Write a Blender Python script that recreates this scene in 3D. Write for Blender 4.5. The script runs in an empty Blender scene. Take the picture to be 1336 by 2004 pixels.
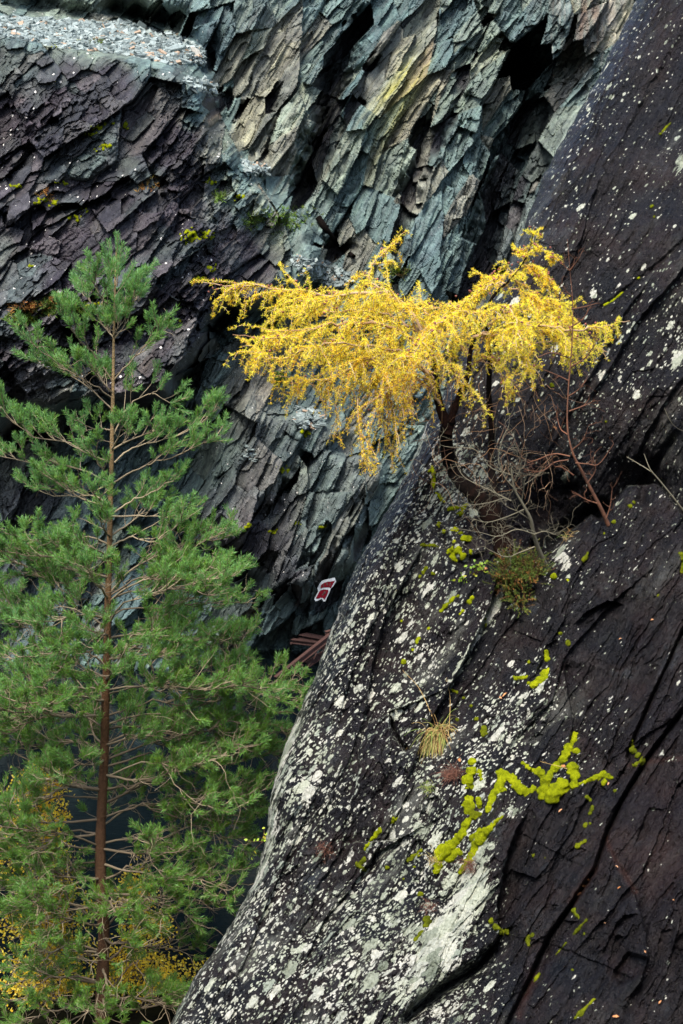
import bpy, math, random
import numpy as np
from mathutils import Vector, Matrix, Quaternion
R = math.radians
rnd = random.Random(7)
rng = np.random.default_rng(11)
SC = bpy.context.scene
COL = SC.collection

# ------------------------------------------------------------------ camera, sky, sun, exposure
W, H, F = 1336.0, 2004.0, 4019.0          # photograph size and focal length in photograph pixels
PITCH = R(6.0)
CAM = np.array([0.0, 0.0, 8.2])
cd = bpy.data.cameras.new('camera'); cam = bpy.data.objects.new('camera', cd); COL.objects.link(cam)
cam.location = CAM; cam.rotation_euler = (R(90) - PITCH, 0, 0)
cd.sensor_fit = 'VERTICAL'; cd.sensor_height = 36.0; cd.sensor_width = 24.0; cd.lens = 36.0 * F / H
cd.clip_start = 0.5; cd.clip_end = 2000
cd.dof.use_dof = True; cd.dof.focus_distance = 19.5; cd.dof.aperture_fstop = 7.0
SC.camera = cam

SUN_EL, SUN_AZ = R(56), R(197)            # azimuth clockwise from +Y: behind the camera, to the left
world = bpy.data.worlds.new('World'); SC.world = world; world.use_nodes = True
wn = world.node_tree.nodes; wl = world.node_tree.links
bg = wn['Background']; bg.inputs['Strength'].default_value = 0.15
sky = wn.new('ShaderNodeTexSky'); sky.sky_type = 'NISHITA'; sky.sun_disc = False
sky.sun_elevation = SUN_EL; sky.sun_rotation = SUN_AZ; sky.dust_density = 2.5; sky.air_density = 1.0
wl.new(sky.outputs['Color'], bg.inputs['Color'])
sd = bpy.data.lights.new('sun', 'SUN'); sun = bpy.data.objects.new('sun', sd); COL.objects.link(sun)
sd.energy = 2.3; sd.angle = R(22); sd.color = (1.0, 0.95, 0.88)
tosun = Vector((math.sin(SUN_AZ) * math.cos(SUN_EL), math.cos(SUN_AZ) * math.cos(SUN_EL), math.sin(SUN_EL)))
sun.rotation_euler = tosun.to_track_quat('Z', 'Y').to_euler()
sun.location = (-10, -10, 40)
SC.view_settings.view_transform = 'Standard'; SC.view_settings.look = 'None'
SC.view_settings.gamma = 1.0; SC.view_settings.exposure = 1.5

# ------------------------------------------------------------------ helpers
def P(px, py, Y):
    """world point seen at photograph pixel (px, py) at world depth Y"""
    px = np.asarray(px, float); py = np.asarray(py, float); Y = np.asarray(Y, float)
    a = (px - W / 2) / F; b = (H / 2 - py) / F
    dy = math.cos(PITCH) + b * math.sin(PITCH); dz = -math.sin(PITCH) + b * math.cos(PITCH)
    s = Y / dy
    return np.stack(np.broadcast_arrays(CAM[0] + a * s, CAM[1] + Y, CAM[2] + dz * s), -1)

def hsh(i, j, seed):
    n = (i.astype(np.int64) * 374761393 + j.astype(np.int64) * 668265263 + seed * 974634777) & 0xFFFFFFFF
    n = ((n ^ (n >> 13)) * 1274126177) & 0xFFFFFFFF
    n = ((n ^ (n >> 15)) * 2246822519) & 0xFFFFFFFF
    return ((n ^ (n >> 16)) & 0xFFFFFF) / float(0xFFFFFF)

def vnoise(x, y, seed):
    i = np.floor(x); j = np.floor(y); fx = x - i; fy = y - j
    fx = fx * fx * (3 - 2 * fx); fy = fy * fy * (3 - 2 * fy)
    a = hsh(i, j, seed); b = hsh(i + 1, j, seed); c = hsh(i, j + 1, seed); d = hsh(i + 1, j + 1, seed)
    return (a * (1 - fx) + b * fx) * (1 - fy) + (c * (1 - fx) + d * fx) * fy

def fbm(x, y, seed, octv=4, gain=.5):
    t = 0; a = 1; s = 0
    for o in range(octv):
        t = t + a * (vnoise(x * 2 ** o, y * 2 ** o, seed + o * 17) - .5); s += a; a *= gain
    return t / s * 2

def voro(u, v, seed):
    iu = np.floor(u); iv = np.floor(v)
    b1 = np.full(u.shape, 9.); b2 = np.full(u.shape, 9.)
    ci = np.zeros(u.shape); cj = np.zeros(u.shape); cu = np.zeros(u.shape); cv = np.zeros(u.shape)
    for di in (-1, 0, 1):
        for dj in (-1, 0, 1):
            i = iu + di; j = iv + dj
            x = i + .1 + .8 * hsh(i, j, seed); y = j + .1 + .8 * hsh(i, j, seed + 1)
            d = (u - x) ** 2 + (v - y) ** 2
            m = d < b1
            b2 = np.where(m, b1, np.minimum(b2, d)); b1 = np.where(m, d, b1)
            ci = np.where(m, i, ci); cj = np.where(m, j, cj); cu = np.where(m, x, cu); cv = np.where(m, y, cv)
    return ci, cj, u - cu, v - cv, np.sqrt(b2) - np.sqrt(b1)

def sstep(a, b, x):
    t = np.clip((x - a) / (b - a), 0, 1); return t * t * (3 - 2 * t)

def polydist(X, Y, pts):
    """distance to a polyline, side (+1 = right of travel in image), position 0..1 along it"""
    best = np.full(X.shape, 1e9); side = np.zeros(X.shape); par = np.zeros(X.shape)
    n = len(pts) - 1
    for k in range(n):
        (x0, y0), (x1, y1) = pts[k], pts[k + 1]
        dx, dy = x1 - x0, y1 - y0; L2 = dx * dx + dy * dy
        t = np.clip(((X - x0) * dx + (Y - y0) * dy) / L2, 0, 1)
        d = np.hypot(X - x0 - t * dx, Y - y0 - t * dy)
        m = d < best
        s = np.sign(dx * (Y - y0) - dy * (X - x0))
        best = np.where(m, d, best); side = np.where(m, s, side); par = np.where(m, (k + t) / n, par)
    return best, side, par

def blob(X, Y, cx, cy, rx, ry=None, ang=0):
    ry = ry or rx; c, s = math.cos(R(ang)), math.sin(R(ang))
    u = (X - cx) * c - (Y - cy) * s; v = (X - cx) * s + (Y - cy) * c
    return np.exp(-((u / rx) ** 2 + (v / ry) ** 2))

def inpoly(X, Y, pts):
    r = np.zeros(X.shape, bool); n = len(pts)
    for k in range(n):
        x0, y0 = pts[k]; x1, y1 = pts[(k + 1) % n]
        if y0 == y1: continue
        c = (y0 > Y) != (y1 > Y)
        r ^= c & (X < (x1 - x0) * (Y - y0) / (y1 - y0) + x0)
    return r

def mesh_np(name, co, faces, mat=None, parent=None, attrs=None, smooth=False):
    """one mesh object from numpy vertices (n,3) and faces (m,k)"""
    me = bpy.data.meshes.new(name)
    co = np.asarray(co, np.float32); faces = np.asarray(faces, np.int32)
    n, (m, k) = len(co), faces.shape
    me.vertices.add(n); me.vertices.foreach_set('co', co.ravel())
    me.loops.add(m * k); me.loops.foreach_set('vertex_index', faces.ravel())
    me.polygons.add(m); me.polygons.foreach_set('loop_start', np.arange(0, m * k, k, dtype=np.int32))
    me.polygons.foreach_set('use_smooth', np.full(m, smooth))
    for an, av in (attrs or {}).items():
        av = np.asarray(av, np.float32)
        if av.ndim == 2:
            a = me.attributes.new(an, 'FLOAT_COLOR', 'POINT')
            if av.shape[1] == 3: av = np.concatenate([av, np.ones((n, 1), np.float32)], 1)
            a.data.foreach_set('color', av.ravel())
        else:
            a = me.attributes.new(an, 'FLOAT', 'POINT'); a.data.foreach_set('value', av.ravel())
    me.update(calc_edges=True)
    if mat: me.materials.append(mat)
    o = bpy.data.objects.new(name, me); COL.objects.link(o)
    if parent:
        o.parent = parent; o.matrix_parent_inverse = Matrix.Translation(-parent.location)
    return o

def tag(o, label=None, cat=None, group=None, kind=None):
    if label: o['label'] = label
    if cat: o['category'] = cat
    if group: o['group'] = group
    if kind: o['kind'] = kind
    return o

def thing(name, loc, label, cat, group=None):
    e = bpy.data.objects.new(name, None); COL.objects.link(e); e.location = Vector([float(c) for c in loc])
    e.empty_display_size = .2
    return tag(e, label, cat, group)

class MB:
    """collects tubes and faces (quads) into one mesh"""
    def __init__(s): s.v = []; s.f = []; s.n = 0; s.a = []
    def add(s, v, f, a=None):
        v = np.asarray(v, float); s.v.append(v); s.f.append(np.asarray(f, int) + s.n); s.n += len(v)
        s.a.append(np.full(len(v), .5) if a is None else np.broadcast_to(np.asarray(a, float), (len(v),)))
    def tube(s, pts, rad, sides=5, a=None):
        pts = np.asarray(pts, float); n = len(pts)
        rad = np.asarray(rad, float) if np.ndim(rad) else np.full(n, rad)
        t = np.gradient(pts, axis=0); t /= np.linalg.norm(t, axis=1)[:, None] + 1e-9
        ref = np.array([.31, .83, .46]); 
        x = np.cross(t, ref); x /= np.linalg.norm(x, axis=1)[:, None] + 1e-9
        y = np.cross(t, x)
        an = np.arange(sides) / sides * 2 * np.pi
        ring = pts[:, None] + rad[:, None, None] * (x[:, None] * np.cos(an)[None, :, None] + y[:, None] * np.sin(an)[None, :, None])
        i = np.arange(n - 1)[:, None] * sides; j = np.arange(sides)[None]; j2 = (j + 1) % sides
        f = np.stack([i + j, i + j2, i + sides + j2, i + sides + j], -1).reshape(-1, 4)
        s.add(ring.reshape(-1, 3), f, a)
    def box(s, c, sx, sy, sz, M=None, a=None):
        v = np.array([[x, y, z] for x in (-.5, .5) for y in (-.5, .5) for z in (-.5, .5)]) * [sx, sy, sz]
        if M is not None: v = v @ np.array(M).T
        s.add(v + np.asarray(c), [[0, 1, 3, 2], [4, 6, 7, 5], [0, 4, 5, 1], [2, 3, 7, 6], [0, 2, 6, 4], [1, 5, 7, 3]], a)
    def build(s, name, mat, parent=None, smooth=True):
        return mesh_np(name, np.concatenate(s.v), np.concatenate(s.f), mat, parent, {'tint': np.concatenate(s.a)}, smooth)

class Blades:
    """needles, grass blades and leaves: one slim kite per blade"""
    def __init__(s): s.b = []; s.d = []; s.w = []; s.t = []; s.r = []
    def add(s, base, vec, width, tint):
        base = np.atleast_2d(base); n = len(base)
        s.b.append(base); s.d.append(np.broadcast_to(vec, (n, 3))); s.w.append(np.broadcast_to(width, (n,))); s.t.append(np.broadcast_to(tint, (n,)))
    def build(s, name, mat, parent=None, wide=.4):
        b = np.concatenate(s.b); d = np.concatenate(s.d); w = np.concatenate(s.w); t = np.concatenate(s.t); n = len(b)
        r = rng.normal(size=(n, 3)); sd_ = np.cross(d, r); sd_ /= np.linalg.norm(sd_, axis=1)[:, None] + 1e-9
        sd_ *= w[:, None] * .5
        v = np.stack([b, b + d * wide + sd_, b + d, b + d * wide - sd_], 1).reshape(-1, 3)
        f = np.arange(n * 4).reshape(n, 4)
        return mesh_np(name, v, f, mat, parent, {'tint': np.repeat(t, 4)})

def smooth_poly(pts, n):
    """Catmull-Rom through the points, n samples"""
    p = np.asarray(pts, float); p = np.vstack([2 * p[0] - p[1], p, 2 * p[-1] - p[-2]])
    m = len(p) - 3; u = np.linspace(0, m - 1e-6, n); k = u.astype(int); t = (u - k)[:, None]
    a, b, c, d = p[k], p[k + 1], p[k + 2], p[k + 3]
    return .5 * (2 * b + (c - a) * t + (2 * a - 5 * b + 4 * c - d) * t ** 2 + (3 * b - a - 3 * c + d) * t ** 3)

# ------------------------------------------------------------------ materials
def mat(name):
    m = bpy.data.materials.new(name); m.use_nodes = True
    nt = m.node_tree; return m, nt.nodes, nt.links, nt.nodes['Principled BSDF']
def N(nodes, t, **kw):
    n = nodes.new('ShaderNode' + t)
    for k, v in kw.items(): setattr(n, k, v)
    return n
def ramp(nodes, stops):
    r = N(nodes, 'ValToRGB'); e = r.color_ramp.elements
    while len(e) < len(stops): e.new(.5)
    for q, (p, c) in zip(e, stops): q.position = p; q.color = (*c, 1) if len(c) == 3 else c
    return r
def math_(nodes, links, op, a, b=None, c=None):
    n = N(nodes, 'Math', operation=op)
    for i, x in enumerate((a, b, c)):
        if x is None: continue
        if isinstance(x, (int, float)): n.inputs[i].default_value = x
        else: links.new(x, n.inputs[i])
    return n.outputs[0]
def mixc(nodes, links, fac, a, b, blend='MIX'):
    n = N(nodes, 'Mix', data_type='RGBA', blend_type=blend)
    for i, x in ((0, fac), (6, a), (7, b)):
        if isinstance(x, (int, float)): n.inputs[i].default_value = x
        elif isinstance(x, tuple): n.inputs[i].default_value = (*x, 1)
        else: links.new(x, n.inputs[i])
    return n.outputs[2]
def rockcoords(nodes, links, ang, stretch, yaw=0):
    """object coordinates turned so that X runs along the slate's cleavage, squeezed along it"""
    tc = N(nodes, 'TexCoord')
    mp = N(nodes, 'Mapping'); mp.inputs['Rotation'].default_value = (0, R(ang), 0)
    links.new(tc.outputs['Object'], mp.inputs['Vector'])
    m2 = N(nodes, 'Mapping'); m2.inputs['Scale'].default_value = (1 / stretch, 1, 1)
    links.new(mp.outputs[0], m2.inputs['Vector'])
    return tc.outputs['Object'], m2.outputs[0]
def noise(nodes, links, vec, scale, detail=6, rough=.6, dist=0):
    n = N(nodes, 'TexNoise'); links.new(vec, n.inputs['Vector'])
    n.inputs['Scale'].default_value = scale; n.inputs['Detail'].default_value = detail
    n.inputs['Roughness'].default_value = rough; n.inputs['Distortion'].default_value = dist
    return n
def bumpn(nodes, links, h, strength, dist, prev=None):
    b = N(nodes, 'Bump'); b.inputs['Strength'].default_value = strength; b.inputs['Distance'].default_value = dist
    links.new(h, b.inputs['Height'])
    if prev is not None: links.new(prev, b.inputs['Normal'])
    return b.outputs[0]
def attr(nodes, name):
    return N(nodes, 'Attribute', attribute_name=name)

def cliff_material():
    m, n, l, b = mat('quarry slate')
    raw, vec = rockcoords(n, l, 58, 4.5)
    col = attr(n, 'rock').outputs['Color']
    n1 = noise(n, l, vec, 5.5, 8, .65); n2 = noise(n, l, raw, 11, 6, .7); n3 = noise(n, l, vec, 30, 4, .6)
    r1 = ramp(n, [(.28, (.32, .33, .37)), (.48, (.95, .95, .95)), (.72, (1.75, 1.75, 1.62))]); l.new(n1.outputs[0], r1.inputs[0])
    c = mixc(n, l, 1, col, r1.outputs[0], 'MULTIPLY')
    r2 = ramp(n, [(.3, (.65, .7, .72)), (.6, (1.25, 1.2, 1.12))]); l.new(n2.outputs[0], r2.inputs[0])
    c = mixc(n, l, .8, c, r2.outputs[0], 'MULTIPLY')
    # tiny pale lichen dots where the attribute allows
    v = N(n, 'TexVoronoi'); v.inputs['Scale'].default_value = 7.5; l.new(raw, v.inputs['Vector'])
    sep = N(n, 'SeparateColor'); l.new(v.outputs['Color'], sep.inputs[0])
    th = math_(n, l, 'MULTIPLY', math_(n, l, 'POWER', sep.outputs[0], 2.2), .24)
    th = math_(n, l, 'MULTIPLY', th, attr(n, 'lichen').outputs['Fac'])
    spot = math_(n, l, 'GREATER_THAN', th, v.outputs['Distance'])
    c = mixc(n, l, spot, c, (.62, .60, .55))
    l.new(c, b.inputs['Base Color'])
    b.inputs['Roughness'].default_value = .62; b.inputs['Specular IOR Level'].default_value = .35
    nb = bumpn(n, l, n1.outputs[0], .3, .08); nb = bumpn(n, l, n2.outputs[0], .4, .04, nb); nb = bumpn(n, l, n3.outputs[0], .5, .02, nb)
    l.new(nb, b.inputs['Normal'])
    return m

def slab_material():
    m, n, l, b = mat('lichen-spotted slate')
    raw, vec = rockcoords(n, l, 60, 5)
    n1 = noise(n, l, vec, 7, 9, .68); n2 = noise(n, l, raw, 16, 7, .7); n3 = noise(n, l, vec, 46, 5, .65)
    n4 = noise(n, l, raw, 1.5, 7, .66)
    r0 = ramp(n, [(.32, (.0025, .0035, .006)), (.47, (.005, .0047, .0062)), (.58, (.010, .008, .0082)), (.7, (.021, .025, .029))]); l.new(n4.outputs[0], r0.inputs[0])
    r1 = ramp(n, [(.28, (.45, .45, .5)), (.52, (1, 1, 1)), (.75, (2.0, 1.9, 1.85))]); l.new(n1.outputs[0], r1.inputs[0])
    c = mixc(n, l, 1, r0.outputs[0], r1.outputs[0], 'MULTIPLY')
    r2 = ramp(n, [(.35, (.7, .72, .76)), (.65, (1.35, 1.3, 1.2))]); l.new(n2.outputs[0], r2.inputs[0])
    c = mixc(n, l, .9, c, r2.outputs[0], 'MULTIPLY')
    # grey-green and rusty weathering films
    n5 = noise(n, l, vec, 2.2, 7, .65)
    rm = ramp(n, [(.55, (0, 0, 0)), (.72, (1, 1, 1))]); l.new(n5.outputs[0], rm.inputs[0])
    dens = attr(n, 'lichen').outputs['Fac']
    film = math_(n, l, 'MULTIPLY', rm.outputs[0], math_(n, l, 'MULTIPLY_ADD', dens, .75, .08))
    c = mixc(n, l, film, c, (.16, .165, .14))
    rust = attr(n, 'rust').outputs['Fac']
    c = mixc(n, l, math_(n, l, 'MULTIPLY', rust, .8), c, (.045, .018, .012))
    # lichen spots: stretched cells with their own size, ragged by noise
    def spots(scale, power, size, ragged, stretch, gain):
        _, v0 = rockcoords(n, l, 60, stretch)
        nz = noise(n, l, raw, scale * 3.2, 3, .6)
        off = N(n, 'VectorMath', operation='MULTIPLY_ADD'); l.new(nz.outputs['Color'], off.inputs[0])
        off.inputs[1].default_value = (ragged / scale,) * 3; l.new(v0, off.inputs[2])
        v = N(n, 'TexVoronoi'); v.inputs['Scale'].default_value = scale; l.new(off.outputs[0], v.inputs['Vector'])
        sp = N(n, 'SeparateColor'); l.new(v.outputs['Color'], sp.inputs[0])
        dn = math_(n, l, 'MULTIPLY', dens, gain)
        keep = math_(n, l, 'SUBTRACT', dn, sp.outputs[1])             # cell survives where density beats its random number
        keep = math_(n, l, 'GREATER_THAN', keep, 0)
        th = math_(n, l, 'MULTIPLY_ADD', math_(n, l, 'POWER', sp.outputs[0], power), size, size * .22)
        th = math_(n, l, 'MULTIPLY', th, math_(n, l, 'MULTIPLY_ADD', dens, .55, .6))
        d = math_(n, l, 'SUBTRACT', th, v.outputs['Distance'])
        s = N(n, 'MapRange'); l.new(d, s.inputs[0]); s.inputs[1].default_value = 0; s.inputs[2].default_value = .05
        return math_(n, l, 'MULTIPLY', s.outputs[0], keep), sp.outputs[2]
    s1, c1 = spots(8.5, 1.8, .44, .42, 1.7, 1.0)
    s2, c2 = spots(20, 1.7, .46, .36, 1.8, 1.15)
    s3, c3 = spots(42, 1.4, .48, .3, 1.9, 1.2)
    s4, _ = spots(13, 2, .13, .2, 1.3, 3.0)
    big = attr(n, 'patch').outputs['Fac']
    nb_ = noise(n, l, vec, 16, 6, .7)
    crust = math_(n, l, 'GREATER_THAN', math_(n, l, 'MULTIPLY_ADD', nb_.outputs[0], 1.7, math_(n, l, 'MULTIPLY', big, .95)), 1.3)
    sm = math_(n, l, 'MAXIMUM', math_(n, l, 'MAXIMUM', s1, s2), math_(n, l, 'MAXIMUM', s3, math_(n, l, 'MAXIMUM', s4, crust)))
    lc = ramp(n, [(0, (.15, .17, .13)), (.35, (.38, .40, .32)), (.7, (.45, .44, .39)), (1, (.25, .28, .23))])
    l.new(c1, lc.inputs[0])
    tex = ramp(n, [(.3, (.55, .58, .52)), (.6, (1.08, 1.08, 1.05))]); l.new(noise(n, l, raw, 38, 4, .7).outputs[0], tex.inputs[0])
    lcol = mixc(n, l, .9, lc.outputs[0], tex.outputs[0], 'MULTIPLY')
    c = mixc(n, l, sm, c, lcol)
    l.new(c, b.inputs['Base Color'])
    rg = ramp(n, [(.32, (.16,) * 3), (.68, (.52,) * 3)]); l.new(n2.outputs[0], rg.inputs[0])
    rough = math_(n, l, 'MULTIPLY_ADD', sm, .35, rg.outputs[0]); l.new(rough, b.inputs['Roughness'])
    b.inputs['Specular IOR Level'].default_value = .20
    nb = bumpn(n, l, n1.outputs[0], .75, .06); nb = bumpn(n, l, n2.outputs[0], 1., .04, nb); nb = bumpn(n, l, n3.outputs[0], .8, .015, nb)
    nb = bumpn(n, l, sm, .35, .006, nb)
    l.new(nb, b.inputs['Normal'])
    return m

def tint_material(name, stops, rough=.6, trans=0., spec=.3, bump=None, rough_noise=None):
    """colour from the per-blade 'tint' attribute through a ramp"""
    m, n, l, b = mat(name)
    r = ramp(n, stops); l.new(attr(n, 'tint').outputs['Fac'], r.inputs[0])
    c = r.outputs[0]
    if bump:
        tc = N(n, 'TexCoord'); nz = noise(n, l, tc.outputs['Object'], bump[0], 6, .7)
        rr = ramp(n, [(.3, (.6, .6, .6)), (.7, (1.35, 1.35, 1.35))]); l.new(nz.outputs[0], rr.inputs[0])
        c = mixc(n, l, .8, c, rr.outputs[0], 'MULTIPLY')
        l.new(bumpn(n, l, nz.outputs[0], bump[1], bump[2]), b.inputs['Normal'])
    l.new(c, b.inputs['Base Color']); b.inputs['Roughness'].default_value = rough; b.inputs['Specular IOR Level'].default_value = spec
    if trans:
        t = N(n, 'BsdfTranslucent'); l.new(c, t.inputs['Color'])
        mx = N(n, 'MixShader'); mx.inputs[0].default_value = trans
        l.new(b.outputs[0], mx.inputs[1]); l.new(t.outputs[0], mx.inputs[2]); l.new(mx.outputs[0], n['Material Output'].inputs[0])
    return m

M_CLIFF = cliff_material(); M_SLAB = slab_material()
M_NEEDLE = tint_material('pine needles', [(0, (.13, .18, .012)), (.45, (.135, .275, .035)), (1, (.19, .40, .15))], .45, .45)
M_PINEBARK = tint_material('pine bark', [(0, (.060, .034, .022)), (.5, (.125, .064, .030)), (1, (.25, .18, .09))], .95, spec=.15, bump=(34, 1., .03))
M_TWIG = tint_material('pale pine twig', [(0, (.05, .036, .026)), (.5, (.14, .108, .068)), (1, (.32, .26, .165))], .8)
M_LARCH = tint_material('yellow larch needles', [(0, (.66, .26, .012)), (.3, (.98, .66, .025)), (.72, (1.0, .88, .09)), (1, (.80, .80, .07))], .4, .5)
M_LARCHBARK = tint_material('dark larch bark', [(0, (.002, .0015, .001)), (.5, (.005, .003, .0022)), (1, (.022, .009, .006))], .95, spec=.08, bump=(30, .9, .02))
M_LARCHTWIG = tint_material('larch twig', [(0, (.10, .05, .03)), (.5, (.25, .14, .07)), (1, (.5, .38, .25))], .7)
M_CONE = tint_material('larch cone', [(0, (.12, .04, .03)), (1, (.28, .10, .07))], .7)
M_MOSS = tint_material('moss', [(0, (.035, .050, .003)), (.5, (.13, .165, .005)), (1, (.27, .30, .008))], .95, spec=.08, bump=(90, 1., .02))
M_HEATHER = tint_material('heather', [(0, (.15, .05, .025)), (.3, (.085, .10, .02)), (.65, (.10, .20, .025)), (1, (.42, .17, .05))], .7, .15)
M_GRASS = tint_material('dry grass', [(0, (.34, .18, .07)), (.45, (.50, .36, .14)), (.75, (.42, .42, .12)), (1, (.16, .30, .05))], .6, .25)
M_FERN = tint_material('dead fern', [(0, (.09, .035, .025)), (1, (.24, .11, .07))], .8, .1)
M_BIRCH = tint_material('yellow birch leaves', [(0, (.70, .40, .02)), (.5, (1, .74, .05)), (1, (1, .92, .20))], .5, .5)
M_LEAF = tint_material('green leaf', [(0, (.08, .20, .02)), (.6, (.30, .42, .04)), (1, (.75, .25, .02))], .5, .25)
M_REDTWIG = tint_material('red brown twig', [(0, (.045, .022, .014)), (1, (.15, .065, .035))], .8)
M_GREYTWIG = tint_material('grey green twig', [(0, (.06, .055, .038)), (1, (.20, .18, .12))], .8)
M_DEADLEAF = tint_material('fallen leaf', [(0, (.14, .05, .02)), (.6, (.40, .17, .06)), (1, (.50, .28, .15))], .7)
M_SCREE = tint_material('slate chip', [(0, (.05, .065, .065)), (.5, (.17, .21, .20)), (.85, (.30, .35, .33)), (1, (.30, .22, .15))], .6, bump=(14, .5, .02))
M_RUST = tint_material('rusty iron', [(0, (.022, .010, .008)), (.5, (.042, .019, .015)), (1, (.075, .036, .027))], .75, bump=(18, .4, .01))
M_REDPAINT = tint_material('red paint', [(0, (.045, .0012, .004)), (1, (.075, .002, .006))], .95, spec=.05, bump=(12, .5, .01))
M_WHITEPAINT = tint_material('white paint', [(0, (.16, .185, .20)), (1, (.24, .26, .27))], .95, bump=(12, .4, .01))

# ------------------------------------------------------------------ the quarry face (one sheet of broken slate, real relief)
def blur(a, r, times=2):
    for _ in range(times):
        for ax in (0, 1):
            p = np.concatenate([np.repeat(np.take(a, [0], ax), r + 1, ax), a, np.repeat(np.take(a, [-1], ax), r, ax)], ax)
            c = np.cumsum(p, ax); k = 2 * r + 1
            a = (np.take(c, range(k, c.shape[ax]), ax) - np.take(c, range(0, c.shape[ax] - k), ax)) / k
    return a

def grid_faces(nr, nc):
    i = np.arange(nr - 1)[:, None] * nc + np.arange(nc - 1)[None]
    return np.stack([i, i + nc, i + nc + 1, i + 1], -1).reshape(-1, 4)

class Sheet:
    """a relief sampled on rows/columns, remembers its surface so that things can be set on it"""
    def __init__(s, xs, ys, D): s.xs, s.ys, s.D = xs, ys, D
    def Y(s, px, py):
        fi = np.interp(py, s.ys, np.arange(len(s.ys))); r = np.clip(np.floor(fi).astype(int), 0, len(s.ys) - 2); ty = fi - r
        if s.xs.ndim == 1:
            fj = np.interp(px, s.xs, np.arange(len(s.xs)))
        else:
            fj = np.array([np.interp(x, s.xs[q], np.arange(s.xs.shape[1])) for x, q in zip(np.atleast_1d(px), np.atleast_1d(r))]).reshape(np.shape(px))
        c = np.clip(np.floor(fj).astype(int), 0, s.D.shape[1] - 2); tx = fj - c
        D = s.D
        return (D[r, c] * (1 - tx) + D[r, c + 1] * tx) * (1 - ty) + (D[r + 1, c] * (1 - tx) + D[r + 1, c + 1] * tx) * ty
    def at(s, px, py, out=0.): return P(px, py, s.Y(px, py) - out)
    def nrm(s, px, py, e=14):
        a = s.at(px + e, py) - s.at(px - e, py); b = s.at(px, py - e) - s.at(px, py + e)
        n = np.cross(a, b); n = n / (np.linalg.norm(n, axis=-1, keepdims=True) + 1e-9)
        return np.where(n[..., 1:2] > 0, -n, n)

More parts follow.
